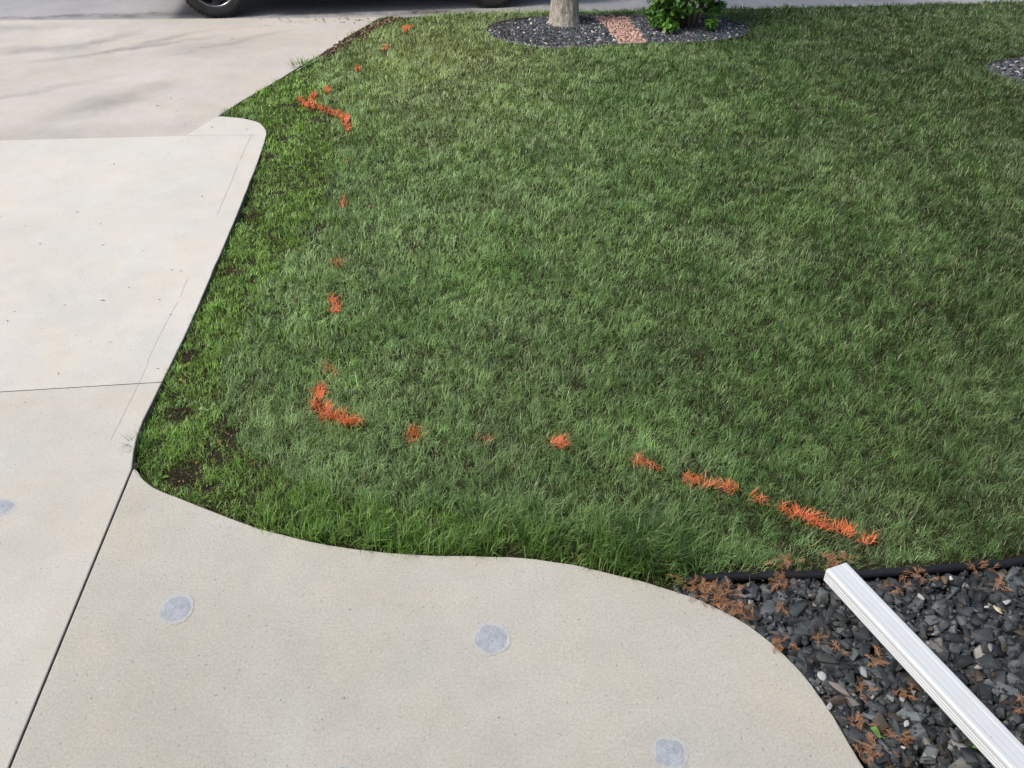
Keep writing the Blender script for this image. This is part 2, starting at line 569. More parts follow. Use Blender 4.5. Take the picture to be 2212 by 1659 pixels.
def slab(name, pts, mat, z=0.0, depth=0.14, inset=0.0, bev=0.007):
    bm = bmesh.new()
    vs = [bm.verts.new((x, y, z)) for x, y in pts]
    f = bm.faces.new(vs)
    bm.normal_update()
    if f.normal.z < 0:
        f.normal_flip()
    if inset:
        r = bmesh.ops.inset_region(bm, faces=[f], thickness=inset, use_even_offset=True)
        bmesh.ops.delete(bm, geom=r['faces'], context='FACES')
        bm.faces.ensure_lookup_table()
    e = bmesh.ops.extrude_face_region(bm, geom=bm.faces[:])
    nv = [g for g in e['geom'] if isinstance(g, bmesh.types.BMVert)]
    bmesh.ops.translate(bm, verts=nv, vec=(0, 0, -depth))
    bm.normal_update()
    bmesh.ops.recalc_face_normals(bm, faces=bm.faces[:])
    top = [ed for ed in bm.edges if all(abs(v.co.z - z) < 1e-5 for v in ed.verts)]
    bmesh.ops.bevel(bm, geom=top, offset=bev, segments=3, affect='EDGES', profile=0.6)
    bmesh.ops.triangulate(bm, faces=[q for q in bm.faces if len(q.verts) > 4])
    for f in bm.faces:
        f.normal_update()
        if f.normal.z < 0.35: f.material_index = 1
    o = bm_obj(name, bm, mat)
    o.data.materials.append(M_side)
    return tag(o, kind='structure')


def roughen(pts, amp=0.0025, step=0.05, seed=1):
    out = []
    for (x0, y0), (x1, y1) in zip(pts[:-1], pts[1:]):
        L = math.hypot(x1 - x0, y1 - y0)
        n = max(1, int(L / step))
        nx, ny = -(y1 - y0) / (L + 1e-9), (x1 - x0) / (L + 1e-9)
        for k in range(n):
            t = k / n
            x, y = x0 + (x1 - x0) * t, y0 + (y1 - y0) * t
            a = (mnoise.noise(Vector((x * 9, y * 9, seed))) + 0.6 * mnoise.noise(Vector((x * 31, y * 31, seed)))) * amp
            if k == 0 and not out: a = 0
            out.append((x + nx * a, y + ny * a))
    out.append(pts[-1])
    return out


edge_s = roughen(catmull([je] + [G(300, 930)] + edge_r[1:] + corner, 4), 0.003)
mid_i = min(range(len(edge_s)), key=lambda k: math.hypot(edge_s[k][0] - mid_r[0], edge_s[k][1] - mid_r[1]))
g = 0.0045
# lower driveway slab (from the cross joint to behind the camera)
low = [je] + edge_s[1:mid_i + 1] + [mid_far, (mid_far[0], -3), j_far]
up = edge_s[mid_i:] + [ap_r, ap_far, (mid_far[0], mid_far[1])]
slab('driveway', low, M_drive2, inset=g)
slab('driveway', up, M_drive, inset=g)
apron = [ap_far, ap_r, corner[-1]] + roughen(catmull([corner[-1]] + apron_edge, 3), 0.004)[1:] + [st_far]
slab('driveway_apron', apron, M_apron, z=-0.004, inset=g)
# walkway
wj0 = (je[0] + 0.0075, je[1] - 0.012); wj1 = (j_far[0] + 0.0065, j_far[1])
wk = roughen([wj0] + walk_edge[1:], 0.0025) + [(wj1[0], -1.8)]
slab('path', wk, M_walk, z=-0.001, inset=0.001)
# compressible joint board between driveway and walkway
bm = bmesh.new()
L = 4.4
ang = math.atan2(jdir[1], jdir[0])
n = 220
rows = []
for k in range(n + 1):
    t = k / n * L - 0.04
    x = je[0] + jdir[0] * t + 0.002; y = je[1] + jdir[1] * t
    zz = -0.006 + 0.004 * mnoise.noise(Vector((x * 5, y * 25, 0)))
    rows.append([bm.verts.new((x - 0.009, y, zz - 0.002)), bm.verts.new((x, y, zz)), bm.verts.new((x + 0.009, y, zz - 0.002))])
for a, b in zip(rows[:-1], rows[1:]):
    for q in (0, 1):
        bm.faces.new((a[q], a[q + 1], b[q + 1], b[q]))
tag(bm_obj('expansion_joint', bm, M_black), kind='structure')


# troweled border lines: shallow grooves pressed in the concrete
def ribbon_line(name, pts, wd, z, mat, gap=0.0, seed=0, kind='structure'):
    bm = bmesh.new()
    pts = roughen(catmull(pts, 4), 0.0015, 0.02, seed + 5)
    prev = None
    for k, (x, y) in enumerate(pts):
        a = pts[max(k - 1, 0)]; b = pts[min(k + 1, len(pts) - 1)]
        L = math.hypot(b[0] - a[0], b[1] - a[1]) + 1e-9
        nx, ny = -(b[1] - a[1]) / L, (b[0] - a[0]) / L
        ww = wd * (0.55 + 0.9 * abs(mnoise.noise(Vector((x * 7, y * 7, seed)))))
        cur = (bm.verts.new((x - nx * ww, y - ny * ww, z)), bm.verts.new((x + nx * ww, y + ny * ww, z)))
        hide = mnoise.noise(Vector((x * 3.1, y * 3.1, seed + 2.5))) < gap
        if prev and not hide:
            bm.faces.new((prev[0], prev[1], cur[1], cur[0]))
        prev = cur
    for v in [v for v in bm.verts if not v.link_faces]: bm.verts.remove(v)
    return tag(bm_obj(name, bm, mat), kind=kind)


M_line = simple('trowel_groove', (0.50, 0.49, 0.45), 0.95, 0.1, var=0.2, scale=50)
ribbon_line('trowel_line', GL([(239, 951), (307, 813), (328, 759), (356, 703), (389, 642)]), 0.0012, 0.0012, M_line, -0.3, 1)
ribbon_line('trowel_line', GL([(389, 642), (424, 557), (469, 463)]), 0.0012, 0.0012, M_line, 0.05, 2)
ribbon_line('trowel_line', GL([(469, 463), (497, 398), (520, 342), (544, 290)]), 0.0026, 0.0012, M_line, -0.1, 3)
ribbon_line('trowel_line', GL([(400, 293), (470, 292), (560, 292)]), 0.003, 0.0012, M_line, -0.2, 4)
ribbon_line('trowel_line', GL([(640, 152), (700, 120), (760, 82), (800, 48)]), 0.006, -0.001, M_line, -0.5, 6)

ribbon_line('cross_joint', [edge_s[mid_i], mid_far], 0.005, -0.001, M_black, -0.6, 7)
ribbon_line('cross_joint', [ap_r, ap_far], 0.005, -0.004, M_line, -0.3, 8)

# street
bm = bmesh.new()
near = [(-40, st_far[1] - 0.4)] + [(x, y) for x, y in street_edge]
far = [(x, y + 8.5) for x, y in near]
va = [bm.verts.new((x, y, -0.030)) for x, y in near]
vb = [bm.verts.new((x, y, -0.030)) for x, y in far]
for k in range(len(near) - 1):
    bm.faces.new((va[k], va[k + 1], vb[k + 1], vb[k]))
tag(bm_obj('road', bm, M_street), kind='structure')

# ------------------------------------------------------------------ round mortar patches on the slab
PATCH = [(-4, 1096, 0.030, 0.020, 'pale round mortar patch on the driveway left of the black joint', (38, 17)),
         (381, 1315, 0.06, 0.055, 'round grey mortar patch on the walkway nearest the black joint', (34, 30)),
         (1061, 1379, 0.06, 0.055, 'round grey mortar patch with a pinhole in the middle of the walkway', (38, 32)),
         (1447, 1627, 0.06, 0.055, 'squarish grey mortar patch on the walkway near the gravel bed', (35, 33)),
         (740, 1686, 0.06, 0.055, 'grey mortar patch cut off by the bottom of the photo', (33, 32))]
for k, (u, v, a, b, lab, (pu, pv)) in enumerate(PATCH):
    cx, cy = G(u, v)
    rx = abs(G(u + pu, v)[0] - cx); ry = abs(G(u, v - pv)[1] - cy)
    root = empty('mortar_patch', (cx, cy, 0.0))
    tag(root, lab, 'patch', 'mortar patches on the concrete')
    if k == 2:
        bmh = bmesh.new()
        bmesh.ops.create_circle(bmh, cap_ends=True, radius=0.0022, segments=12, matrix=Matrix.Translation((0.004, -0.012, 0.0032)))
        bm_obj('pinhole', bmh, M_black, root)
    for nm, s, z0, mt, sd_ in (('smear', 1.12, 0.0006, M_halo, 3), ('mortar', 0.90, 0.0010, M_patch, 3)):
        bm = bmesh.new()
        c = bm.verts.new((0, 0, z0))
        ring = []; ring2 = []
        N = 72
        for q in range(N):
            t = q / N * 2 * math.pi
            nz = mnoise.noise(Vector((math.cos(t) * 1.3, math.sin(t) * 1.3, k * 7 + sd_ * (1 if nm == 'smear' else 2.3))))
            n2 = mnoise.noise(Vector((math.cos(t) * 6, math.sin(t) * 6, k * 7 + sd_)))
            r = s * (1 + 0.13 * nz + 0.07 * n2)
            if k == 3 and nm == 'mortar':
                r *= min(1.16, 1 / max(abs(math.cos(t + .15)), abs(math.sin(t + .15)))) * 0.94
            ring.append(bm.verts.new((rx * r * 0.94, 0, 0)))
            ring[-1].co = (rx * r * 0.93 * math.cos(t), ry * r * 0.93 * math.sin(t), z0)
            ring2.append(bm.verts.new((rx * r * math.cos(t), ry * r * math.sin(t), 0.0006)))
        for q in range(N):
            bm.faces.new((c, ring[q], ring[(q + 1) % N]))
            bm.faces.new((ring[q], ring2[q], ring2[(q + 1) % N], ring[(q + 1) % N]))
        bm_obj(nm, bm, mt, root)

# ------------------------------------------------------------------ grass
PAINT = [  # polyline in survey pixels, half width px, strength, label
    ([(922, 22), (930, 22)], 6, 0.8, 'tiny faint orange paint mark farthest away near the street'),
    ([(877, 63), (884, 60)], 6, 0.95, 'orange paint mark beside the dark mulch, second from the street'),
    ([(829, 107), (834, 104)], 6, 0.95, 'orange paint mark third from the street, wider than tall'),
    ([(773, 143), (774, 153)], 4, 0.9, 'small orange paint dot fourth from the street'),
    ([(708, 190), (709, 197)], 6, 0.7, 'faint orange paint dot just above the forked orange line'),
    ([(648, 213), (656, 222), (672, 228), (690, 232), (715, 241), (738, 250), (748, 262), (752, 283)], 6, 1.0, 'forked orange paint line beside the driveway corner'),
    ([(745, 343), (747, 347)], 5, 0.3, 'faded brownish paint dot below the forked orange line'),
    ([(743, 430), (740, 446)], 4, 0.75, 'thin upright orange paint mark left of a dry leaf'),
    ([(720, 562), (732, 570)], 8, 0.3, 'very sparse orange paint mark in the upper half of the lawn'),
    ([(721, 640), (724, 655), (727, 670)], 8, 0.9, 'upright drop shaped orange paint mark in mid lawn'),
    ([(706, 785), (705, 798), (716, 808)], 9, 0.5, 'sparse orange paint mark right above the orange hook'),
    ([(694, 836), (684, 862), (690, 882), (712, 897), (742, 905), (766, 915)], 11, 1.0, 'hook shaped orange paint line near the front left corner of the lawn'),
    ([(892, 930), (898, 948)], 12, 0.85, 'orange paint mark just right of the orange hook'),
    ([(1028, 944), (1052, 952)], 8, 0.5, 'sparse orange paint mark between two brighter ones in front centre'),
    ([(1195, 958), (1213, 963)], 11, 0.85, 'orange paint mark in the front centre of the lawn'),
    ([(1372, 993), (1388, 1000), (1418, 1010)], 9, 0.8, 'short orange paint dash left end of the right hand row'),
    ([(1484, 1028), (1500, 1042), (1540, 1052), (1585, 1060)], 9, 0.75, 'long broken orange paint dash in the right hand row'),
    ([(1630, 1074), (1643, 1082)], 9, 0.9, 'small orange paint spot between two long dashes'),
    ([(1698, 1100), (1725, 1112), (1760, 1127), (1800, 1138), (1832, 1148)], 12, 1.0, 'longest thick orange paint dash near the downspout'),
    ([(1855, 1163), (1870, 1168), (1888, 1168)], 9, 1.0, 'solid orange paint blob closest to the black edging tube'),
]
PAINT_EXTRA = {5: [(678, 203), (672, 215), (680, 228)]}
def grass_fields(x, y):
    dw = dist_line(x, y, walk_edge)
    bright = in_poly(x, y, bright_poly)
    # soften the boundary of the reseeded strip
    x2 = x + 0.16 * (vnoise(x, y, 0.16, 31) - 0.5); y2 = y + 0.16 * (vnoise(x, y, 0.16, 32) - 0.5)
    bright = in_poly(x2, y2, bright_poly)
    return dw, bright


def sample(n_cells_y=60):
    xs, ys = [], []
    y0 = 1.9
    while y0 < 11.4:
        dy = 0.15
        yc = y0 + dy / 2
        half = (yc * math.cos(PITCH) + CAM_H * math.sin(PITCH)) * 0.61 + 0.7
        xa, xb = max(-half, -2.6), min(half, 7.3)
        D = 24500 * min(1.0, (2.9 / yc)) ** 1.15
        n = int((xb - xa) * dy * D)
        xs.append(rng.uniform(xa, xb, n)); ys.append(rng.uniform(y0, y0 + dy, n))
        y0 += dy
    return np.concatenate(xs), np.concatenate(ys)


def build_blades(x, y, z, az, lean, L, W, col, bend):
    """arrays -> blade mesh (quad + triangle per blade)"""
    n = len(x)
    dx, dy = np.cos(az), np.sin(az)
    ta = az + math.pi / 2 + rng.normal(0, 0.5, n)
    wx, wy = np.cos(ta) * W / 2, np.sin(ta) * W / 2
    l1 = lean * 0.55; l2 = lean + bend
    m = 0.5
    x1 = x + dx * np.sin(l1) * L * m; y1 = y + dy * np.sin(l1) * L * m; z1 = z + np.cos(l1) * L * m
    x2 = x1 + dx * np.sin(l2) * L * (1 - m); y2 = y1 + dy * np.sin(l2) * L * (1 - m); z2 = z1 + np.cos(l2) * L * (1 - m)
    V = np.empty((n, 5, 3), dtype=np.float32)
    V[:, 0] = np.stack([x - wx, y - wy, z], 1); V[:, 1] = np.stack([x + wx, y + wy, z], 1)
    V[:, 2] = np.stack([x1 + wx * .85, y1 + wy * .85, z1], 1); V[:, 3] = np.stack([x1 - wx * .85, y1 - wy * .85, z1], 1)
    V[:, 4] = np.stack([x2, y2, z2], 1)
    b = np.arange(n)[:, None] * 5
    loops = (b + np.array([0, 1, 2, 3, 3, 2, 4])).ravel()
    starts = (np.arange(n)[:, None] * 7 + np.array([0, 4])).ravel()
    C = np.repeat(col[:, None, :], 5, 1)
    return V.reshape(-1, 3), loops, starts, C.reshape(-1, 3)


def make_lawn():
    x, y = sample()
    k = in_poly(x, y, lawn_poly) & ~in_poly(x, y, island) & ~in_poly(x, y, bed_r)
    x, y = x[k], y[k]
    dw, bright = grass_fields(x, y)
    bare = bare_mask(x, y)
    clump = vnoise(x, y, 0.055, 21, 1)
    keep = rng.random(len(x)) > bare * 0.985
    keep &= rng.random(len(x)) < np.where(bright, 0.80, 0.97) * (0.60 + 0.55 * clump)
    dt = dist_line(x, y, tube_line)
    keep &= ~((dt < 0.05) & (rng.random(len(x)) < 0.8))
    keep &= ~((dw < 0.025) & (rng.random(len(x)) < 0.35))
    x, y, dw, bright, bare, clump = [a[keep] for a in (x, y, dw, bright, bare, clump)]
    n = len(x)
    z = soil_z(x, y) - 0.004
    far = np.clip(y / 2.9, 1, 4)
    # direction field of the mown and trodden turf
    fa = vnoise(x, y, 0.22, 41) * 4 * math.pi
    az = np.where(rng.random(n) < 0.22, fa + rng.normal(0, 0.7, n), rng.uniform(0, 2 * math.pi, n))
    lean = np.clip(rng.normal(0.68, 0.34, n), 0.02, 1.4)
    # plants: blades of one tuft share a heading, a lean and a shade
    cs = 0.045 * np.clip(y / 3.5, 1, 2.2)
    qx = x + 0.05 * (vnoise(x, y, 0.05, 201, 1) - 0.5); qy = y + 0.05 * (vnoise(x, y, 0.05, 202, 1) - 0.5)
    lvl = np.floor(np.log2(cs / 0.045) * 2)
    cs = 0.045 * 2 ** (lvl / 2)
    ix, iy = np.floor(qx / cs), np.floor(qy / cs)
    h1, h2, h3 = _hash(ix, iy, 301), _hash(ix, iy, 302), _hash(ix, iy, 303)
    grp = rng.random(n) < 0.6
    az = np.where(grp, h1 * 2 * math.pi + rng.normal(0, 0.55, n), az)
    lean = np.where(grp, np.clip(0.25 + 0.95 * h2 + rng.normal(0, 0.18, n), 0.02, 1.4), lean)
    shade = 0.84 + 0.36 * h3
    L = 0.050 * np.exp(rng.normal(0, 0.22, n)) * (0.72 + 0.56 * vnoise(x, y, 0.22, 51)) * (0.8 + 0.4 * clump)
    L = np.where(bright, L * 0.80, L)
    L *= 1 - 0.45 * bare
    tall = np.clip((0.42 - dw) / 0.34, 0, 1) * np.clip((x + 1.25) / 0.45, 0, 1) * (vnoise(x, y, 0.13, 61) > 0.33)
    L *= 1 + 1.35 * tall
    lean *= 1 - 0.3 * tall
    edge_side = dist_line(x, y, edge_r + corner)
    W = 0.0022 * far ** 0.8 * rng.uniform(0.7, 1.35, n) * (1 + 0.5 * tall)
    # colours of the turf, with the light's left-to-right falloff mixed in
    big = vnoise(x, y, 1.3, 71); mid = vnoise(x, y, 0.28, 72); rr = rng.random(n)
    A = np.array([0.128, 0.250, 0.074]); B = np.array([0.225, 0.375, 0.128]); Cc = np.array([0.320, 0.455, 0.215])
    O = np.array([0.120, 0.205, 0.055]); Bl = np.array([0.190, 0.345, 0.075]); Br = np.array([0.285, 0.455, 0.120])
    t = np.clip((mid - 0.3) / 0.4, 0, 1)[:, None]
    col = A * (1 - t) + B * t
    blue = np.clip(1.15 - np.abs(x + 0.9 - 0.12 * (y - 3)) / 1.9, 0, 1)[:, None] * np.clip((vnoise(x, y, 0.5, 73) - 0.15) * 2.2, 0, 1)[:, None]
    blue = np.maximum(blue, 0.8 * np.clip((vnoise(x, y, 0.8, 79) - 0.58) * 6, 0, 1)[:, None])
    col = col * (1 - 0.7 * blue) + Cc * 0.7 * blue
    ol = (np.clip((x - 1.0) / 3, 0, 1) * 0.7 * big + np.clip(1 - np.hypot((x + 0.9) / 0.9, (y - 9.0) / 1.6), 0, 1))[:, None]
    ol = np.clip(ol, 0, 0.9)
    Ou = np.array([0.400, 0.480, 0.230])
    upl = np.clip(1.15 - np.hypot((x + 0.75) / 1.5, (y - 8.9) / 2.6), 0, 1)[:, None]
    col = col * (1 - ol) + O * ol
    col = col * (1 - 0.8 * upl) + Ou * 0.8 * upl
    tb = rng.random(n)[:, None]
    col = np.where(bright[:, None], Bl * (1 - tb) + Br * tb, col)
    tl = tall[:, None]
    col = col * (1 - 0.6 * tl) + np.array([0.130, 0.255, 0.065]) * 0.6 * tl
    col = col * (0.52 + 0.98 * rng.random(n) ** 1.2)[:, None] * (0.8 + 0.4 * vnoise(x, y, 0.5, 75))[:, None] * shade[:, None]
    # pale tips, straw and dead blades
    col = col * np.clip(1.12 - 0.11 * (x + 0.8), 0.60, 1.15)[:, None]  # brighter left and dimmer right of the lawn's light, painted into the blades
    straw = rr < np.where(bright, 0.035, 0.035 + 0.05 * (mid < 0.36))
    sc = np.array([0.44, 0.46, 0.25])[None] * rng.uniform(0.5, 1.2, n)[:, None]
    col = np.where(straw[:, None], sc, col)
    pale = (rr > 0.90) & ~straw
    col = np.where(pale[:, None], col * 1.0 + np.array([0.16, 0.19, 0.12]), col)
    bend = rng.uniform(0.0, 0.8, n)
    # spray paint
    mark = np.full(n, -1)
    dust = np.zeros(n)
    for mi, (pl, hw, st, lab) in enumerate(PAINT):
        for pp in ([pl] + ([PAINT_EXTRA[mi]] if mi in PAINT_EXTRA else [])):
            w3 = GL(pp, 0.0)
            uc, vc = pp[len(pp) // 2]
            rx = abs(G(uc + hw, vc)[0] - G(uc, vc)[0]); ry = abs(G(uc, vc - hw)[1] - G(uc, vc)[1]) * 0.8
            # distance in the flattened metric of a hand held spray (streaks run up the lawn)
            sx = 1.0; sy = rx / max(ry, 1e-6)
            d = dist_line(x * sx, y * sy, [(a * sx, b * sy) for a, b in w3])
            d = d / (rx * 0.85) + 1.3 * (vnoise(x, y, 0.03 * max(1, w3[0][1] / 4), 91 + mi) - 0.5)
            dust = np.maximum(dust, np.clip((2.1 - d) / 1.0, 0, 1) * st)
            p = np.clip((1.35 - d) / 0.5, 0, 1) * st * 0.9
            mark = np.where((rng.random(n) < p) & (mark < 0), mi, mark)
    ov = (rng.random(n) < dust * 0.45) & (mark < 0)
    col = np.where(ov[:, None], col * 0.6 + np.array([0.30, 0.10, 0.03]) * rng.uniform(0.3, 1.0, n)[:, None], col)
    parts = []
    for mi in range(-1, len(PAINT)):
        s = mark == mi
        c = col[s]; LL = L[s].copy(); WW = W[s].copy(); le = lean[s].copy(); bb = bend[s]; zs = z[s].copy()
        if mi >= 0:
            q = s.sum()
            st = PAINT[mi][2]
            oc = np.array([0.96, 0.29, 0.11])[None] * rng.uniform(0.85, 1.04, q)[:, None]
            oc[:, 2] *= rng.uniform(0.6, 1.8, q)
            if st < 0.6: oc = oc * 0.55 + np.array([0.12, 0.09, 0.03]) * 0.45
            c = np.where((rng.random(q) < 0.10)[:, None], c * 0.7 + np.array([0.1, 0.05, 0.01]), oc)
            LL = LL * 0.9 + 0.004; WW *= 1.55; le = np.clip(le * 0.6 + 0.75, 0.5, 1.45); bb = bb * 0.5; zs = zs + 0.020
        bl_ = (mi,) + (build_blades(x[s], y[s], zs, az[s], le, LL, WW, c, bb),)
        if mi >= 0 and PAINT[mi][2] < 0.8 and PAINT[mi][0][0][1] > 600:      # the paint dusts the upper half of a blade, its foot stays green
            bl_[1][3].reshape(-1, 5, 3)[:, :2] = (col[s] * 0.8)[:, None, :]
        parts.append(bl_)
    return parts


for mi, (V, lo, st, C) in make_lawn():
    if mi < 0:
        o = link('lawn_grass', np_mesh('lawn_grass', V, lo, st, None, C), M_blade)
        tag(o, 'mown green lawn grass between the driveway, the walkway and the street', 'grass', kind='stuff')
    else:
        if not len(st): continue
        V = V.reshape(-1, 3)
        c = V.mean(0); c[2] = -0.06
        o = link('paint_mark', np_mesh('paint_mark', V - c, lo, st, None, C), M_blade)
        o.location = c.tolist()
        tag(o, PAINT[mi][3], 'paint mark', 'orange paint marks sprayed on the lawn')


# individual coarse tufts
def tuft(u, v, n, L0, spread, col, lab, wd=0.0045):
    cx, cy = G(u, v, -0.05)
    az = rng.uniform(0, 2 * math.pi, n)
    r = spread * np.sqrt(rng.random(n)) * 0.3
    x = r * np.cos(az); y = r * np.sin(az)
    az2 = az + rng.normal(0, 0.5, n)
    lean = np.clip(rng.normal(0.45, 0.3, n), 0.05, 1.2)
    L = L0 * rng.uniform(0.45, 1.1, n)
    c = np.array(col)[None] * rng.uniform(0.6, 1.4, n)[:, None]
    # longer blades need a bend: two chained segments in one mesh
    V, lo, st, C = build_blades(x, y, np.zeros(n), az2, lean, L, np.full(n, wd) * rng.uniform(0.6, 1.2, n), c, rng.uniform(0.2, 0.9, n))
    o = link('grass_tuft', np_mesh('grass_tuft', V, lo, st, None, C), M_blade)
    o.location = (cx, cy, -0.06)
    tag(o, lab, 'grass tuft', 'coarse grass tufts along the walkway')


tuft(1150, 1180, 90, 0.17, 0.12, (0.10, 0.22, 0.035), 'light green upright tuft of broad grass at the middle of the walkway edge', 0.0055)
tuft(1415, 1215, 420, 0.19, 0.30, (0.075, 0.155, 0.045), 'big dark green sprawling tuft left of the black edging tube', 0.004)
tuft(1330, 1205, 200, 0.14, 0.26, (0.085, 0.175, 0.05), 'dark green tuft between the light tuft and the big sprawling tuft', 0.0035)
tuft(1490, 1240, 120, 0.16, 0.22, (0.08, 0.16, 0.05), 'loose tuft hanging over the end of the black edging tube', 0.0035)
tuft(880, 1010, 240, 0.10, 0.22, (0.08, 0.17, 0.05), 'dark green rosette of grass below the second orange mark in front', 0.003)
tuft(305, 975, 130, 0.12, 0.14, (0.08, 0.18, 0.035), 'bright tuft leaning over the driveway by the end of the black joint', 0.003)
tuft(650, 152, 150, 0.15, 0.30, (0.10, 0.24, 0.04), 'bright green tuft where the apron edge meets the dark mulch', 0.006)


def stalk(u0, v0, u1, v1, h1, lab):
    a = Vector((*G(u0, v0, -0.03), -0.03)); b = Vector((*G(u1, v1, h1), h1))
    bm = bmesh.new()
    N = 14
    prev = None
    for k in range(N + 1):
        t = k / N
        p = a.lerp(b, t) + Vector((0, 0, 0.02 * math.sin(t * math.pi))) + Vector((0.003 * math.sin(t * 9), 0, 0))
        r = 0.0009 + (0.0010 if t > 0.7 else 0)
        cur = [bm.verts.new(p - a + Vector((math.cos(q) * r, 0.3 * math.cos(q) * r, math.sin(q) * r))) for q in (0, 2.1, 4.2)]
        if prev:
            for q in range(3):
                bm.faces.new((prev[q], prev[(q + 1) % 3], cur[(q + 1) % 3], cur[q]))
        prev = cur
    o = bm_obj('grass_stalk', bm, simple('seed_stalk', (0.22, 0.28, 0.16), 0.6, 0.3))
    o.location = a
    tag(o, lab, 'grass stalk')


stalk(1340, 1170, 1458, 1068, 0.04, 'long thin pale seed stalk crossing the grass left of the orange dashes')
stalk(1560, 1215, 1700, 1108, 0.05, 'long thin pale seed stalk just above the black edging tube')

# ------------------------------------------------------------------ rocks
def hull(seed, flat=0.6, npts=16, sub=0):
    r = random.Random(seed)
    bm = bmesh.new()
    if not sub:
        for cx in (-1, 1):
            for cy in (-1, 1):
                for cz in (-1, 1):
                    if r.random() < 0.12: continue
                    bm.verts.new(Vector((cx * r.uniform(.45, 1.0), cy * r.uniform(.4, .8), cz * flat * r.uniform(.45, 1.0))) * 0.85)
        npts = 2
    for k in range(npts):
        v = Vector((r.gauss(0, 1), r.gauss(0, 1), r.gauss(0, 1))).normalized() * r.uniform(0.7, 1.15)
        v.x *= 1.0; v.y *= r.uniform(0.6, 0.9); v.z *= flat
        bm.verts.new(v)
    bmesh.ops.convex_hull(bm, input=bm.verts[:])
    for v in [v for v in bm.verts if not v.link_faces]: bm.verts.remove(v)
    bmesh.ops.dissolve_limit(bm, angle_limit=R(16), verts=bm.verts[:], edges=bm.edges[:])
    bmesh.ops.triangulate(bm, faces=bm.faces[:])
    if sub:
        bmesh.ops.bevel(bm, geom=bm.edges[:], offset=0.12, segments=2, affect='EDGES', profile=0.5)
        bmesh.ops.triangulate(bm, faces=bm.faces[:])
    else:
        bmesh.ops.bevel(bm, geom=bm.edges[:], offset=0.018, segments=1, affect='EDGES')
        bmesh.ops.triangulate(bm, faces=bm.faces[:])
    bm.verts.ensure_lookup_table(); bm.verts.index_update()
    V = np.array([v.co[:] for v in bm.verts]); F = np.array([[v.index for v in f.verts] for f in bm.faces])
    bm.free()
    return V, F


HULLS = [hull(100 + k, random.choice([0.4, 0.55, 0.7]), random.choice([7, 8, 9, 10])) for k in range(24)]


def scatter_rocks(name, pts, size, colfn, mat, label, cat, tilt=0.5):
    Vs, Fs, Cs = [], [], []
    off = 0
    for (x, y, z, s) in pts:
        V, F = HULLS[random.randrange(len(HULLS))]
        rot = (Matrix.Rotation(random.uniform(0, 6.28), 3, 'Z') @ Matrix.Rotation(random.gauss(0, tilt), 3, 'X') @ Matrix.Rotation(random.gauss(0, tilt), 3, 'Y'))
        sc = np.array([1, random.uniform(0.6, 1.0), random.uniform(0.7, 1.1)]) * s
        P = (V * sc) @ np.array(rot).T + np.array([x, y, z])
        Vs.append(P); Fs.append(F + off); off += len(V)
        Cs.append(np.repeat(np.array([colfn()]), len(V), 0))
    V = np.concatenate(Vs); F = np.concatenate(Fs); C = np.concatenate(Cs)
    o = link(name, np_mesh(name, V, F.ravel(), np.arange(0, F.size, 3), None, C), mat)
    if label: tag(o, label, cat, kind='stuff')
    return o


def slate():
    r = random.random()
    k = random.uniform(0.6, 1.5)
    if r < 0.66: c = (0.036 * k, 0.042 * k, 0.047 * k)
    elif r < 0.89: c = (0.085 * k, 0.098 * k, 0.105 * k)
    elif r < 0.95: c = (0.055 * k, 0.045 * k, 0.035 * k)
    elif r < 0.985: c = (0.15 * k, 0.15 * k, 0.145 * k)
    else: c = (0.28 * k, 0.27 * k, 0.25 * k)
    return c


def slate_far():
    r = random.random()
    k = random.uniform(0.6, 1.5)
    if r < 0.72: return (0.060 * k, 0.075 * k, 0.088 * k)
    if r < 0.88: return (0.14 * k, 0.11 * k, 0.12 * k)
    if r < 0.95: return (0.22 * k, 0.23 * k, 0.24 * k)
    return (0.55, 0.55, 0.54)


def lava():
    k = random.uniform(0.65, 1.35)
    return (0.50 * k, 0.33 * k, 0.28 * k)


gravel_poly = [p for p in walk_edge if p[0] > tube_line[1][0] - 0.05] + [(1.22, 0.2), (4.0, 0.2), (4.0, 2.75)] + tube_line[::-1][1:]


def rock_points(poly, box, density, smin, smax, layers, zbase, margin=0.012, zstep=0.016):
    x0, x1, y0, y1 = box
    out = []
    cell = 1.0 / math.sqrt(density)
    for ly in range(layers):
        yy = y0
        while yy < y1:
            xx = x0
            while xx < x1:
                px = xx + random.uniform(-.5, .5) * cell; py = yy + random.uniform(-.5, .5) * cell
                s = random.uniform(smin, smax) * (1.25 if random.random() < 0.12 else 1)
                out.append((px, py, zbase + ly * zstep + random.uniform(-.006, .006), s))
                xx += cell
            yy += cell
    a = np.array(out)
    k = in_poly(a[:, 0], a[:, 1], poly)
    d = dist_line(a[:, 0], a[:, 1], poly + [poly[0]])
    k &= d > margin + a[:, 3] * 0.45
    return a[k].tolist()


pts = rock_points(gravel_poly, (0.55, 3.6, 0.75, 2.8), 620, 0.021, 0.050, 3, -0.062, 0.002, 0.018)
scatter_rocks('gravel', pts, 0, slate, M_rock, 'black crushed slate gravel in the bed beside the walkway', 'gravel')

sp_ = rock_points(gravel_poly, (0.55, 3.6, 0.75, 2.8), 900, 0.005, 0.012, 1, -0.008, 0.004, 0.01)


def debris():
    return (0.10, 0.075, 0.05) if random.random() < .14 else slate()


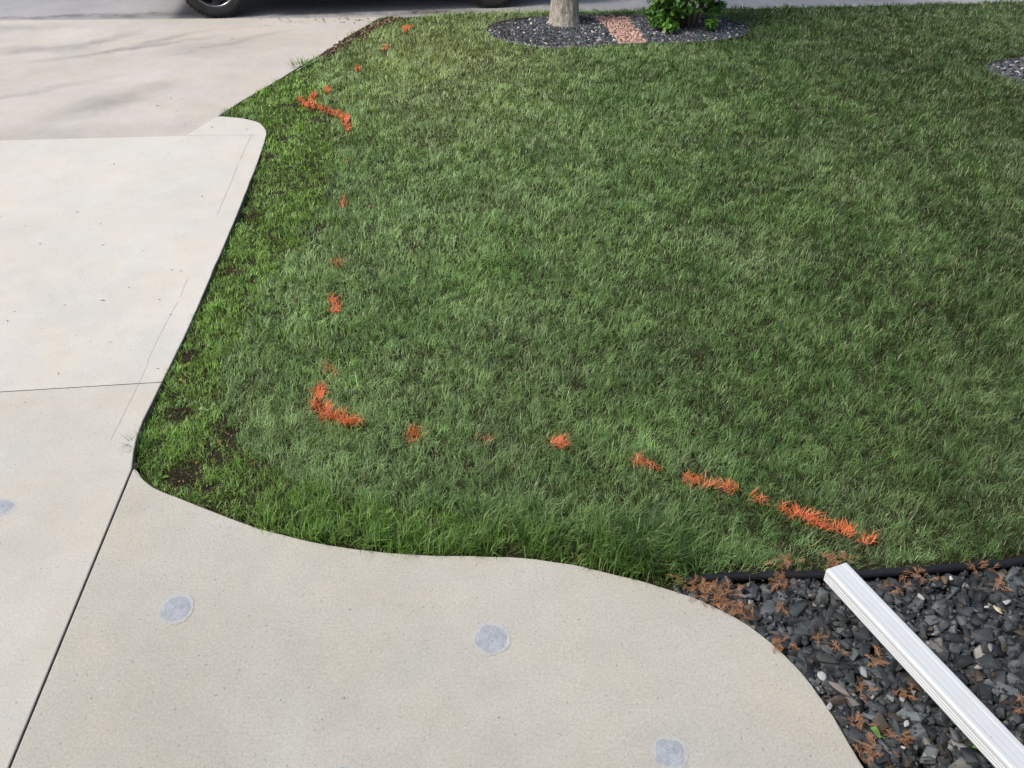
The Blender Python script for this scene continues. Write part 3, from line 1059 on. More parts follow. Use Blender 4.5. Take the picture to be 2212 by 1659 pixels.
scatter_rocks('gravel', sp_, 0, debris, M_stone, 'fine chips and bark crumbs lying between the black slate stones', 'gravel')
red_poly = GL([(1280, 34), (1352, 34), (1372, 60), (1398, 93), (1400, 100), (1345, 103), (1335, 95), (1312, 65)], -0.03)
pts = rock_points(island, (-0.4, 2.8, 8.6, 10.3), 1500, 0.014, 0.027, 3, -0.050, 0.008, 0.014)
A_ = np.array(pts)
inr = in_poly(A_[:, 0], A_[:, 1], red_poly)
scatter_rocks('gravel', A_[~inr].tolist(), 0, slate_far, M_rock, 'dark slate and white gravel in the island bed around the tree', 'gravel')
scatter_rocks('gravel', A_[inr].tolist(), 0, lava, M_stone, 'band of reddish brown gravel between the tree and the shrub', 'gravel')
pts = rock_points(bed_r, (4.2, 7.5, 7.0, 9.2), 1100, 0.016, 0.032, 2, -0.045, 0.008, 0.02)
scatter_rocks('gravel', pts, 0, slate_far, M_rock, 'grey gravel corner of a bed cut off by the right side', 'gravel')
# mulch chips along the apron
chips = []
Vc, Fc, Cl = [], [], []
off = 0
for k in range(900):
    t = random.random() * (len(MULCH) - 1)
    q = int(t); fr = t - q
    x = MULCH[q][0] * (1 - fr) + MULCH[min(q + 1, len(MULCH) - 1)][0] * fr + random.gauss(0.0, 0.055)
    y = MULCH[q][1] * (1 - fr) + MULCH[min(q + 1, len(MULCH) - 1)][1] * fr + random.gauss(0, 0.05)
    chips.append((x, y))
ca = np.array(chips)
kk = in_poly(ca[:, 0], ca[:, 1], lawn_poly)
ca = ca[kk]
cz = soil_z(ca[:, 0], ca[:, 1])


def chipcol():
    r = random.random()
    if r < 0.6: return (0.05, 0.033, 0.02)
    if r < 0.85: return (0.13, 0.085, 0.05)
    return (0.38, 0.29, 0.17)


scatter_rocks('mulch', [(a, b, c + 0.012, random.uniform(0.010, 0.026)) for (a, b), c in zip(ca, cz)], 0, chipcol, M_stone,
              'dark bark mulch strip beside the apron of the driveway', 'mulch', 0.6)
# crumbs of soil, dry leaves and grass clippings on the bare patches
lp = []
for (u, v, ru, rv, s) in BARE[:24]:
    for q in range(int(34 * s)):
        uu = u + random.gauss(0, ru * 0.55); v2 = v + random.gauss(0, rv * 0.55)
        lp.append(G(uu, v2, -0.05))
la = np.array(lp)
la = la[in_poly(la[:, 0], la[:, 1], lawn_poly)]
lz = soil_z(la[:, 0], la[:, 1])


def crumb():
    r = random.random()
    if r < 0.55: return (0.035, 0.025, 0.017)
    if r < 0.80: return (0.12, 0.085, 0.05)
    return (0.34, 0.22, 0.12)


scatter_rocks('soil_crumbs', [(a, b, c + 0.004, random.uniform(0.002, 0.007)) for (a, b), c in zip(la, lz)], 0, crumb, M_stone,
              'crumbs of soil and dry bits on the bare patches of the lawn', 'litter', 0.5)


def litter_on(name, poly_fn, n, lab, col, smin, smax):
    V, lo, st, C = [], [], [], []
    for k in range(n):
        u, v = poly_fn()
        x, y = G(u, v, 0)
        s = random.uniform(smin, smax) * (0.6 + y * 0.12)
        a = random.uniform(0, 3.14)
        p = [(-s, 0), (0, s * .22), (s, 0.1 * s), (0, -s * .18)]
        b = len(V)
        for px, py in p:
            V.append((x + px * math.cos(a) - py * math.sin(a), y + px * math.sin(a) + py * math.cos(a), 0.002 + random.uniform(0, 0.004)))
            kx = random.uniform(0.6, 1.4)
            C.append([c * kx for c in col])
        lo += [b, b + 1, b + 2, b + 3]; st.append(k * 4)
    o = link(name, np_mesh(name, V, lo, st, None, C), M_litter)
    tag(o, lab, 'litter', kind='stuff')


def on_drive():
    while True:
        u, v = random.uniform(0, 780), random.uniform(50, 900)
        if u < 780 - (v - 50) * 0.9 or (v > 290 and u < 560 - (v - 290) * 0.42): return u, v


litter_on('seed_litter', on_drive, 70, 'tiny dry seed bits scattered on the driveway', (0.16, 0.13, 0.09), 0.006, 0.014)
litter_on('gutter_litter', lambda: (random.uniform(560, 810), random.uniform(38, 50)), 40, 'dark bits of bark lying at the street end of the apron', (0.05, 0.04, 0.03), 0.008, 0.02)

# pale and special stones lying on the gravel
RS = [(1595, 455, .020, (0.42, .41, .38), 'upright pale grey stone right of the downspout'),
      (1985, 517, .017, (0.62, .62, .62), 'small white stone left of the cream stone'),
      (2060, 535, .024, (0.60, .54, .36), 'cream coloured rounded stone on black gravel'),
      (2115, 485, .019, (0.42, .42, .41), 'grey white stone behind the cream stone'),
      (1000, 935, .025, (0.42, .44, .46), 'pale grey stone close to the walkway curve'),
      (1115, 1010, .034, (0.24, .205, .19), 'long pinkish grey stone near the walkway'),
      (1250, 905, .026, (0.30, .31, .32), 'white streaked stone left of the downspout'),
      (1510, 1218, .019, (0.46, .46, .45), 'small round white stone below the middle of the downspout'),
      (1045, 1110, .018, (0.36, .38, .40), 'light grey stone against the walkway edge'),
      (1410, 1060, .021, (0.26, .28, .28), 'grey and white stone in the middle of the gravel left of the downspout'),
      (1480, 1070, .016, (0.34, .36, .36), 'small light stone beside the grey and white stone'),
      (520, 450, .019, (0.28, .29, .29), 'grey rounded stone near the brown cedar litter'),
      (568, 490, .015, (0.60, .60, .60), 'small white stone near the brown cedar litter'),
      (2005, 760, .024, (0.27, .27, .27), 'light grey angular stone far right of the downspout'),
      (1490, 1360, .011, (0.60, .57, .54), 'tiny white stone beside the large cedar sprigs'),
      (1735, 345, .028, (0.14, .10, .065), 'brown stone near the black edging tube'),
      (1775, 345, .015, (0.55, .55, .54), 'small white stone touching the brown stone'),
      (1940, 880, .020, (0.32, .29, .26), 'tan grey stone right of the downspout'),
      (1030, 830, .046, (0.045, .05, .053), 'largest flat charcoal stone with a pale rim'),
      (1640, 1440, .036, (0.12, .125, .125), 'big speckled grey stone at the bottom under the downspout')]
for k, (zx, zy, s, c, lab) in enumerate(RS):
    u, v = (1640 + zx / 2.404) * .8641, (1300 + zy / 2.404) * .8641
    x, y = G(u, v, 0.012)
    V, F = hull(900 + k, 0.65, 14, 1)
    sc = np.array([1.45 if 'long' in lab else 1.0, 0.62 if 'long' in lab else 0.85, 0.6]) * s
    rot = np.array(Matrix.Rotation(-0.7 if 'long' in lab else random.uniform(0, 6), 3, 'Z'))
    P = (V * sc) @ rot.T
    me = np_mesh('stone', P, F.ravel(), np.arange(0, F.size, 3), None, np.repeat([c], len(V), 0))
    o = link('stone', me, M_rock if c[0] < 0.2 else M_stone)
    o.location = (x, y, 0.006)
    tag(o, lab, 'stone', 'single stones that stand out on the black gravel')


# ------------------------------------------------------------------ cedar sprigs
def sprig_mesh(seed, L=0.09, lift=0.02):
    r = random.Random(seed)
    V, F = [], []

    def tube(p, q, w0, w1):
        d = (q - p)
        s = d.cross(Vector((0, 0, 1)))
        s = s.normalized() if s.length > 1e-6 else Vector((1, 0, 0))
        u = Vector((0, 0, 1))
        b = len(V)
        for c, w_ in ((p, w0), (q, w1)):
            V.extend([c + s * w_, c + u * w_ * 0.8, c - s * w_])
        F.extend([(b, b + 1, b + 4, b + 3), (b + 1, b + 2, b + 5, b + 4)])

    n = 7
    p = Vector((0, 0, 0)); a = r.uniform(-0.2, 0.2); cur = r.uniform(-0.15, 0.15)
    for k in range(n):
        t = k / n
        d = Vector((math.cos(a), math.sin(a), 0)) * (L / n)
        q = p + d + Vector((0, 0, lift / n * math.cos(t * 3) + r.uniform(-.001, .001)))
        tube(p, q, 0.0012, 0.0010)
        for sgn in ((-1, 1) if k % 2 else ((1,) if k % 4 else (-1,))):
            bl = L * 0.40 * (1 - 0.7 * t) * r.uniform(0.6, 1.2) * (0.5 if k == 0 else 1)
            ba = a + sgn * r.uniform(0.45, 0.85)
            bp = q.copy(); m = 3; el = r.uniform(-.1, .5)
            for j in range(m):
                bq = bp + Vector((math.cos(ba), math.sin(ba), el)) * (bl / m)
                tube(bp, bq, 0.0010, 0.0008)
                s2 = 1 if (j + k) % 2 else -1
                sa = ba + s2 * r.uniform(0.4, 0.8)
                tube(bq, bq + Vector((math.cos(sa), math.sin(sa), el + r.uniform(-.2, .3))) * bl * 0.36 * r.uniform(.5, 1.1), 0.0010, 0.0005)
                bp = bq; ba += r.uniform(-.15, .15) - sgn * 0.06; el -= r.uniform(0, .25)
        p = q; a += cur
    return V, F


SPRIG_SRC = [sprig_mesh(k, 0.062, 0.012) for k in range(9)]


def sprig_cluster(n, spread, seed, scale=1.0, colr=(0.34, 0.185, 0.105)):
    r = random.Random(seed)
    Vs, lo, st, C = [], [], [], []
    nl = 0
    for k in range(n):
        V, F = SPRIG_SRC[r.randrange(9)]
        s = scale * r.uniform(0.6, 1.05)
        rot = Matrix.Rotation(r.uniform(0, 6.28), 3, 'Z') @ Matrix.Rotation(r.gauss(0, .15), 3, 'X') @ Matrix.Rotation(r.gauss(0, .15), 3, 'Y')
        o = Vector((r.gauss(0, spread), r.gauss(0, spread * .55), r.uniform(0, 0.010)))
        b = len(Vs)
        kk = r.uniform(0.5, 1.5)
        for v in V:
            Vs.append(rot @ (v * s) + o); C.append([c * kk for c in (colr if kk > .7 else (0.22, 0.13, 0.08))])
        for f in F:
            st.append(nl); nl += 4
            lo += [b + q for q in f]
    return np_mesh('cedar_litter', [v[:] for v in Vs], lo, st, None, C)


CL = [(1552, 1286, 30, .055, 'large heap of rusty brown cedar litter where the walkway meets the gravel'),
      (1500, 1262, 12, .030, 'brown cedar litter at the left end of the black tube'),
      (1606, 1322, 9, .024, 'brown cedar sprigs at the walkway side below the large heap'),
      (1690, 1258, 9, .024, 'tangled cedar clump lying over the black edging tube'),
      (1700, 1215, 8, .028, 'cedar litter on the grass just behind the black tube'),
      (1812, 1212, 10, .040, 'cedar twigs heaped behind the end of the downspout'),
      (1978, 1243, 7, .020, 'upright cedar sprigs leaning on the black tube right of the downspout'),
      (1925, 1270, 5, .026, 'pair of cedar sprigs between the downspout and the upright sprigs'),
      (2122, 1232, 5, .022, 'fan of cedar sprigs under the tube at far right'),
      (2158, 1264, 4, .016, 'cedar sprig below the fan of sprigs at far right'),
      (1682, 1388, 7, .018, 'cedar sprigs against the walkway curve'),
      (1766, 1377, 3, .012, 'single pointing cedar sprig in the middle of the gravel'),
      (1685, 1312, 2, .010, 'small cedar sprig beside a white stone'),
      (1895, 1425, 4, .012, 'upright cedar sprigs left of the middle of the downspout'),
      (1863, 1492, 3, .012, 'small cedar tip above the round white stone'),
      (1960, 1495, 3, .012, 'cedar sprig half under the downspout'),
      (1856, 1560, 4, .016, 'cedar sprigs near the walkway at the bottom'),
      (1940, 1590, 6, .018, 'large upright cedar sprig at the bottom'),
      (1893, 1618, 10, .030, 'widest patch of cedar sprigs at the bottom of the gravel'),
      (2195, 1525, 4, .014, 'cedar sprig at the right side of the photo'),
      (1810, 1405, 2, .014, 'faded cedar sprig near the largest charcoal stone')]
for k, (u, v, n, sp, lab) in enumerate(CL):
    x, y = G(u, v, 0.015)
    o = link('cedar_sprigs', sprig_cluster(int(n * 2.0) + 1, sp * .9, 50 + k, 0.72), M_litter)
    o.location = (x, y, 0.010 if y < 2.2 else 0.0)
    tag(o, lab, 'cedar litter', 'dry brown cedar litter')


# ------------------------------------------------------------------ edging tube
def tube_obj(name, pts, r, mat, zf=None, seg=14, parent=None, taper=None):
    bm = bmesh.new()
    prev = None
    rows = []
    n = len(pts)
    for k, p in enumerate(pts):
        a = Vector(pts[max(k - 1, 0)]); b = Vector(pts[min(k + 1, n - 1)])
        d = (b - a).normalized()
        s = d.cross(Vector((0, 0, 1)))
        s = s.normalized() if s.length > 1e-4 else Vector((1, 0, 0))
        u = s.cross(d).normalized()
        rr = r if taper is None else taper(k / (n - 1))
        rows.append([bm.verts.new(Vector(p) + s * math.cos(q / seg * 6.2832) * rr + u * math.sin(q / seg * 6.2832) * rr) for q in range(seg)])
    for a, b in zip(rows[:-1], rows[1:]):
        for q in range(seg):
            bm.faces.new((a[q], a[(q + 1) % seg], b[(q + 1) % seg], b[q]))
    bm.faces.new(rows[0][::-1]); bm.faces.new(rows[-1])
    bmesh.ops.recalc_face_normals(bm, faces=bm.faces[:])
    o = bm_obj(name, bm, mat, parent, smooth=True)
    return o


tl = catmull(tube_line[1:], 8)
tp = [(x, y, -0.004 + 0.005 * mnoise.noise(Vector((x * 2, y, 4)))) for x, y in tl]
root = empty('edging_tube', (tube_line[4][0], tube_line[4][1], -0.05))
tag(root, 'black plastic edging tube between the lawn and the gravel bed', 'edging')
tp = [(a - root.location.x, b - root.location.y, c - root.location.z) for a, b, c in tp]
tube_obj('tube', tp, 0.0165, M_tube, parent=root)
# its buried flange
bm = bmesh.new()
va = [bm.verts.new((a, b + 0.004, c - 0.012)) for a, b, c in tp]; vb = [bm.verts.new((a, b + 0.006, c - 0.09)) for a, b, c in tp]
vc = [bm.verts.new((a, b + 0.008, c - 0.012)) for a, b, c in tp]; vd = [bm.verts.new((a, b + 0.010, c - 0.09)) for a, b, c in tp]
for k in range(len(tp) - 1):
    bm.faces.new((va[k], va[k + 1], vb[k + 1], vb[k])); bm.faces.new((vc[k + 1], vc[k], vd[k], vd[k + 1]))
bm_obj('flange', bm, M_tube, root)


def ring_edging(pts, r, zc, lab, mat):
    c = np.mean(np.array(pts), 0)
    root = empty('bed_edging', (c[0], c[1], -0.05))
    tag(root, lab, 'edging')
    P = [(x - c[0], y - c[1], zc + 0.05 + 0.004 * mnoise.noise(Vector((x * 2, y * 2, 1)))) for x, y in pts]
    P.append(P[0])
    tube_obj('rim', P, r, mat, parent=root, seg=8)
    bm = bmesh.new()
    va = [bm.verts.new(p) for p in P]; vb = [bm.verts.new((p[0], p[1], p[2] - 0.08)) for p in P]
    for k in range(len(P) - 1): bm.faces.new((va[k], va[k + 1], vb[k + 1], vb[k]))
    bm_obj('skirt', bm, mat, root)


M_edge = simple('weathered_edging', (0.09, 0.095, 0.10), 0.5, 0.5, var=0.3, scale=5)
ring_edging(island, 0.008, -0.012, 'dark plastic edging strip ringing the island bed of tree and shrub', M_edge)
ring_edging(bed_r, 0.007, -0.022, 'edging strip of the gravel bed at the right side', M_edge)


# ------------------------------------------------------------------ downspout
def downspout():
    w_, h_ = 0.099, 0.066
    prof = []     # x across, z up, going round

    def arc(cx, cz, r, a0, a1, n=5):
        for k in range(n + 1):
            a = R(a0 + (a1 - a0) * k / n)
            prof.append((cx + r * math.cos(a), cz + r * math.sin(a)))
    r = 0.011
    hw, hh = w_ / 2, h_ / 2
    # top face, left to right, with its two shallow steps and raised rib
    arc(-hw + r, hh - r, r, 180, 90)
    for x, z in [(-.026, 0), (-.023, -.0013), (-.019, -.0013), (-.016, -.001), (-.004, -.001), (-.001, -.0013), (.004, -.0013), (.007, -.001),
                 (.018, -.001), (.021, -.0013), (.026, -.0013), (.029, 0)]:
        prof.append((x, hh + z))
    arc(hw - r, hh - r, r, 90, 0)
    # right side grooves
    def side(xs, zs, sg):
        for z, d in zs: prof.append((xs - sg * d, z))
    g3 = [(.012, 0), (.010, .002), (.007, .002), (.005, 0), (0, 0), (-.002, .002), (-.005, .002), (-.007, 0), (-.012, 0), (-.014, .002), (-.017, .002), (-.019, 0)]
    side(hw, g3, 1)
    arc(hw - r, -hh + r, r, 0, -90)
    for x, z in [(.02, 0), (.017, .003), (.010, .003), (.007, 0), (-.007, 0), (-.010, .003), (-.017, .003), (-.02, 0)]:
        prof.append((x, -hh + z))
    arc(-hw + r, -hh + r, r, -90, -180)
    side(-hw, [(z - 0.004, d) for z, d in g3[::-1]], -1)
    L = 2.6
    bm = bmesh.new()
    th = 0.0012
    outer, inner = [], []
    st = [0, 0.004, 0.02, 0.2, 0.6, 1.0, 1.6, L]
    for y in st:
        crush = 0.0
        outer.append([bm.verts.new((x, y, z)) for x, z in prof])
        inner.append([bm.verts.new((x * (1 - 2 * th / w_), y, z * (1 - 2 * th / h_))) for x, z in prof])
    n = len(prof)
    for A, flip in ((outer, 0), (inner, 1)):
        for a, b in zip(A[:-1], A[1:]):
            for q in range(n):
                f = (a[q], a[(q + 1) % n], b[(q + 1) % n], b[q])
                bm.faces.new(f[::-1] if flip else f)
    for q in range(n):
        bm.faces.new((outer[0][q], inner[0][q], inner[0][(q + 1) % n], outer[0][(q + 1) % n]))
        bm.faces.new((outer[-1][(q + 1) % n], inner[-1][(q + 1) % n], inner[-1][q], outer[-1][q]))
    bmesh.ops.recalc_face_normals(bm, faces=bm.faces[:])
    o = bm_obj('downspout', bm, M_spout)
    tag(o, 'white ribbed metal downspout lying diagonally on the black gravel', 'downspout')
    return o


ds = downspout()
PE = Vector((1.234, 2.085, 0.062))
PT = Vector((1.234 + 0.300, 2.085 - 0.775, 0.062 + 0.050))
dvec = (PT - PE).normalized()
yaw = math.atan2(-dvec.x, dvec.y)
ds.location = PE
ds.rotation_euler = (math.asin(dvec.z), 0, yaw)


# ------------------------------------------------------------------ tree, shrub
def bark_mat():
    m = M('bark')
    mp = m.n('ShaderNodeMapping'); mp.inputs['Scale'].default_value = (1, 1, 0.35)
    m.l(m.coord(), mp.inputs['Vector'])
    n1 = m.noise(38.0, 6, 0.75, vec=mp.outputs[0], dist=0.6)
    col = m.ramp(n1, [(0.35, (0.22, 0.20, 0.17)), (0.47, (0.50, 0.46, 0.40)), (0.65, (0.66, 0.62, 0.55))])
    m.base(col, 0.9, 0.15)
    m.bump(n1, 1.0, 0.03)
    return m.m


M_bark = bark_mat()
M_twig = simple('twig', (0.16, 0.12, 0.09), 0.8, 0.2, var=0.4, scale=25)


def leaf_cloud(name, centers, radii, n, size, cols, parent, mat, shell=0.5, droop=0.3):
    ci = rng.integers(0, len(centers), n)
    c = np.array(centers)[ci]; rr = np.array(radii)[ci]
    d = rng.normal(size=(n, 3)); d /= np.linalg.norm(d, axis=1)[:, None]
    rad = (shell + (1 - shell) * rng.random(n) ** 0.5)
    p = c + d * rr * rad[:, None]
    nrm = d * 0.7 + rng.normal(size=(n, 3)) * 0.5 + np.array([0, 0, 0.6])
    nrm /= np.linalg.norm(nrm, axis=1)[:, None]
    a = np.cross(nrm, rng.normal(size=(n, 3))); a /= np.linalg.norm(a, axis=1)[:, None]
    a[:, 2] -= droop; a /= np.linalg.norm(a, axis=1)[:, None]
    b = np.cross(nrm, a); b /= np.linalg.norm(b, axis=1)[:, None]
    s = size * rng.uniform(0.6, 1.2, n)[:, None]
    # ovate leaf folded along the midrib: base, side, side, tip, side, side
    sh = [(0, 0, 0), (.28, .36, .10), (.68, .30, .08), (1.05, 0, -.08), (.68, -.30, .08), (.28, -.36, .10)]
    V = np.stack([p + a * (s * q[0]) + b * (s * q[1]) + nrm * (s * q[2]) for q in sh], 1).reshape(-1, 3)
    base = np.arange(n)[:, None] * 6
    loops = (base + np.array([0, 1, 2, 3, 0, 3, 4, 5])).ravel()
    starts = (np.arange(n)[:, None] * 8 + np.array([0, 4])).ravel()
    cc = np.array(cols)[rng.integers(0, len(cols), n)] * rng.uniform(0.7, 1.3, n)[:, None]
    o = link(name, np_mesh(name, V, loops, starts, None, np.repeat(cc, 6, 0)), mat, parent)
    return o


tx, ty = G(1220, 50, -0.02)
troot = empty('tree', (tx, ty, -0.05))
tag(troot, 'tree with thick pale ridged trunk standing in the island bed', 'tree')
bm = bmesh.new()
rows = []
for k in range(48):
    z = k / 47 * 2.6
    r = 0.148 + 0.045 * math.exp(-z / 0.12) - 0.012 * z
    row = []
    for q in range(64):
        a = q / 64 * 2 * math.pi
        rid = mnoise.noise(Vector((math.cos(a) * 7, math.sin(a) * 7, z * 5))) * 0.017 + mnoise.noise(Vector((math.cos(a) * 1.5, math.sin(a) * 1.5, z * 0.8))) * 0.012
        row.append(bm.verts.new(((r + rid) * math.cos(a) - 0.008 * z, (r + rid) * math.sin(a), z)))
    rows.append(row)
for a, b in zip(rows[:-1], rows[1:]):
    for q in range(64): bm.faces.new((a[q], a[(q + 1) % 64], b[(q + 1) % 64], b[q]))
bm_obj('trunk', bm, M_bark, troot, smooth=True)
cent, rad = [], []
r_ = random.Random(4)
for k in range(7):
    a = k * 0.9 + r_.uniform(-.2, .2)
    el = r_.uniform(0.6, 1.2); L = r_.uniform(1.2, 1.9)
    p0 = Vector((-0.02, 0, 2.3 + r_.uniform(-.2, .25)))
    p1 = p0 + Vector((math.cos(a) * math.cos(el), math.sin(a) * math.cos(el), math.sin(el))) * L * 0.5
    p2 = p1 + Vector((math.cos(a) * math.cos(el * .8), math.sin(a) * math.cos(el * .8), math.sin(el * .8))) * L * 0.6
    tube_obj('limb', catmull([tuple(p0), tuple(p1), tuple(p2)], 6), 0.06, M_bark, parent=troot, seg=8, taper=lambda t: 0.075 * (1 - t) + 0.015)
    for q in range(4):
        cent.append(tuple(p2 + Vector((r_.gauss(0, .45), r_.gauss(0, .45), r_.gauss(0.1, .4))))); rad.append((r_.uniform(.35, .6),) * 3)
leaf_cloud('crown', cent, rad, 4500, 0.10, [(0.06, 0.12, 0.03), (0.08, 0.16, 0.04)], troot, M_leaf, 0.3)

sx_, sy_ = G(1478, 58, -0.02)
sroot = empty('shrub', (sx_, sy_, -0.04))
tag(sroot, 'leafy green shrub with heart shaped leaves standing in the island bed', 'shrub')
for k in range(26):
    a = r_.uniform(0, 6.28); rr = r_.uniform(0.02, 0.16)
    p0 = (rr * math.cos(a), rr * 0.6 * math.sin(a), 0)
    hgt = r_.uniform(0.5, 1.2)
    sp = r_.uniform(0.1, 0.35)
    p1 = (p0[0] + sp * .35 * math.cos(a), p0[1] + sp * .3 * math.sin(a), hgt * .5)
    p2 = (p0[0] + sp * math.cos(a), p0[1] + sp * math.sin(a), hgt)
    tube_obj('stem', catmull([p0, p1, p2], 5), 0.006, M_twig, parent=sroot, seg=6, taper=lambda t: 0.008 * (1 - t) + 0.002)
cent, rad = [], []
for k in range(60):
    a = r_.uniform(0, 6.28); z = r_.uniform(0.12, 1.15)
    rr = (0.27 + 0.10 * math.sin(min(z, 1) * 3)) * r_.uniform(0.65, 1.0)
    cent.append((rr * math.cos(a), rr * .75 * math.sin(a), z)); rad.append((.13, .12, .13))
for (a, b, c) in [(-.33, -.15, .10), (-.20, -.25, .08), (.26, -.18, .09), (.34, -.05, .22), (-.36, 0, .16)]:
    cent.append((a, b, c + .03)); rad.append((.08, .07, .05))
leaf_cloud('foliage', cent, rad, 5200, 0.062, [(0.085, 0.21, 0.035), (0.11, 0.25, 0.045), (0.15, 0.31, 0.06), (0.06, 0.15, 0.028)], sroot, M_leaf, 0.35, 0.5)


# ------------------------------------------------------------------ weeds and single leaves
def weed(u, v, n, size, col, lab, h=0.035):
    x, y = G(u, v, -0.03)
    root = empty('weed_plant', (x, y, -0.045))
    tag(root, lab, 'weed', 'broad leaved weeds in the grass')
    for k in range(n):
        a = k / n * 6.28 + random.uniform(-.3, .3)
        L = size * random.uniform(.7, 1.1)
        bm = bmesh.new()
        N = 7
        mid = []; lf = []; rt = []
        st0 = L * 0.35
        for j in range(N + 1):
            t = j / N
            wd = L * 0.27 * math.sin(min(1, t * 1.02 + 0.04) * math.pi) ** 0.75 if j < N else 0.0005
            r0 = st0 + L * t
            z = h * (0.55 + 0.65 * t - 0.7 * t * t)
            c = Vector((math.cos(a) * r0, math.sin(a) * r0, z)); s = Vector((-math.sin(a), math.cos(a), 0))
            mid.append(bm.verts.new(c)); lf.append(bm.verts.new(c + s * wd + Vector((0, 0, wd * .25)))); rt.append(bm.verts.new(c - s * wd + Vector((0, 0, wd * .25))))
        for j in range(N):
            bm.faces.new((mid[j], mid[j + 1], lf[j + 1], lf[j])); bm.faces.new((rt[j], rt[j + 1], mid[j + 1], mid[j]))
        b0 = bm.verts.new((0, 0, 0)); b1 = bm.verts.new((0.001, 0.001, 0)); bm.faces.new((b0, b1, mid[0]))
        me = bpy.data.meshes.new('leaf'); bm.to_mesh(me); bm.free()
        at = me.color_attributes.new('tint', 'FLOAT_COLOR', 'POINT')
        kc = random.uniform(.8, 1.2)
        at.data.foreach_set('color', np.tile([col[0] * kc, col[1] * kc, col[2] * kc, 1], len(me.vertices)).astype(np.float32))
        me.shade_smooth()
        link('leaf', me, M_leaf, root)


W1 = (0.12, 0.24, 0.06); W2 = (0.10, 0.22, 0.09)
weed(332, 1002, 5, .030, W2, 'round leaved weed at the lawn corner beside the joint')
weed(345, 1035, 4, .038, (.15, .26, .05), 'weed with long leaf overhanging the walkway corner')
weed(447, 880, 3, .024, W2, 'small weed rosette left of the fallen leaf')
weed(395, 872, 5, .028, W2, 'pale weed rosette next to the driveway edge')
weed(618, 1078, 3, .024, W1, 'three leaved weed above the walkway left part')
weed(890, 1095, 3, .022, W1, 'two small leaves low in the lawn near the walkway')
weed(836, 1082, 2, .026, W1, 'pale leaf pair beside the lighter strip near the walkway')
weed(975, 1085, 4, .024, W1, 'tiny weed left of the upright light tuft')
weed(1540, 1250, 6, .022, (.14, .28, .05), 'bright green seedling growing by the black tube', 0.06)
weed(1418, 1252, 4, .024, (.10, .20, .05), 'green seedling at the walkway edge under the dark tuft', 0.03)
weed(1765, 1190, 4, .020, W1, 'small weed in the grass behind the black tube')
weed(585, 262, 4, .04, (.2, .32, .12), 'pale weed at the end of the driveway corner')
weed(660, 372, 4, .035, (.2, .32, .12), 'pale green weed in the bright strip')
weed(480, 500, 4, .035, (.15, .28, .08), 'weed leaves at the driveway edge halfway up')
weed(560, 1140, 5, .024, (.2, .30, .06), 'yellowish weed touching the walkway edge')
weed(625, 1125, 5, .026, (.12, .26, .05), 'light weed behind the yellowish weed')


def fallen(u, v, L, rz, col, lab, nm='fallen_leaf', z=0.0):
    x, y = G(u, v, z)
    bm = bmesh.new()
    N = 8; mid = []; lf = []; rt = []
    for j in range(N + 1):
        t = j / N
        wd = L * .27 * math.sin((t * .96 + .02) * math.pi) ** .8
        zz = 0.010 * math.sin(t * 5) + 0.004
        mid.append(bm.verts.new((L * (t - .5), 0, zz))); lf.append(bm.verts.new((L * (t - .5), wd, zz + wd * .35))); rt.append(bm.verts.new((L * (t - .5), -wd, zz + wd * .25)))
    for j in range(N):
        bm.faces.new((mid[j], mid[j + 1], lf[j + 1], lf[j])); bm.faces.new((rt[j], rt[j + 1], mid[j + 1], mid[j]))
    a = bm.verts.new((L * .5, .0012, 0.004)); b = bm.verts.new((L * .85, .001, .010)); c = bm.verts.new((L * .85, -.001, .010)); d = bm.verts.new((L * .5, -.0012, 0.004))
    bm.faces.new((a, b, c, d))
    me = bpy.data.meshes.new(nm); bm.to_mesh(me); bm.free()
    at = me.color_attributes.new('tint', 'FLOAT_COLOR', 'POINT')
    at.data.foreach_set('color', np.tile([*col, 1], len(me.vertices)).astype(np.float32))
    me.shade_smooth()
    o = link(nm, me, M_leaf)
    o.location = (x, y, z); o.rotation_euler = (0.1, -0.1, rz)
    tag(o, lab, 'leaf', 'single fallen leaves')


fallen(440, 886, .045, 0.1, (.36, .46, .20), 'pale green fallen leaf lying in the grass near the driveway', z=-0.01)
fallen(804, 448, .055, 0.6, (.22, .14, .09), 'brown curled dry leaf in the upper left of the lawn', z=-0.01)
fallen(393, 824, .026, -.1, (.55, .56, .12), 'small yellow leaf lying on the driveway joint')
fallen(668, 680, .030, 1.0, (.40, .33, .14), 'small tan leaf in the grass', z=-0.02)
fallen(478, 958, .040, 0.0, (.36, .19, .08), 'light brown leaf on the bare soil patch', z=-0.035)
fallen(427, 1000, .034, 1.4, (.38, .15, .07), 'rusty leaf beside the round leaved weed', z=-0.035)
fallen(2118, 1618, .05, -.25, (.14, .30, .05), 'narrow green leaf on the gravel', z=0.02)
fallen(1891, 1553 + 30, .04, -.9, (.22, .36, .10), 'pale green leaf blade among the cedar sprigs', z=0.03)
fallen(458, 300, .05, .3, (.3, .3, .14), 'bits of leaf near the corner', z=0.0) if False else None


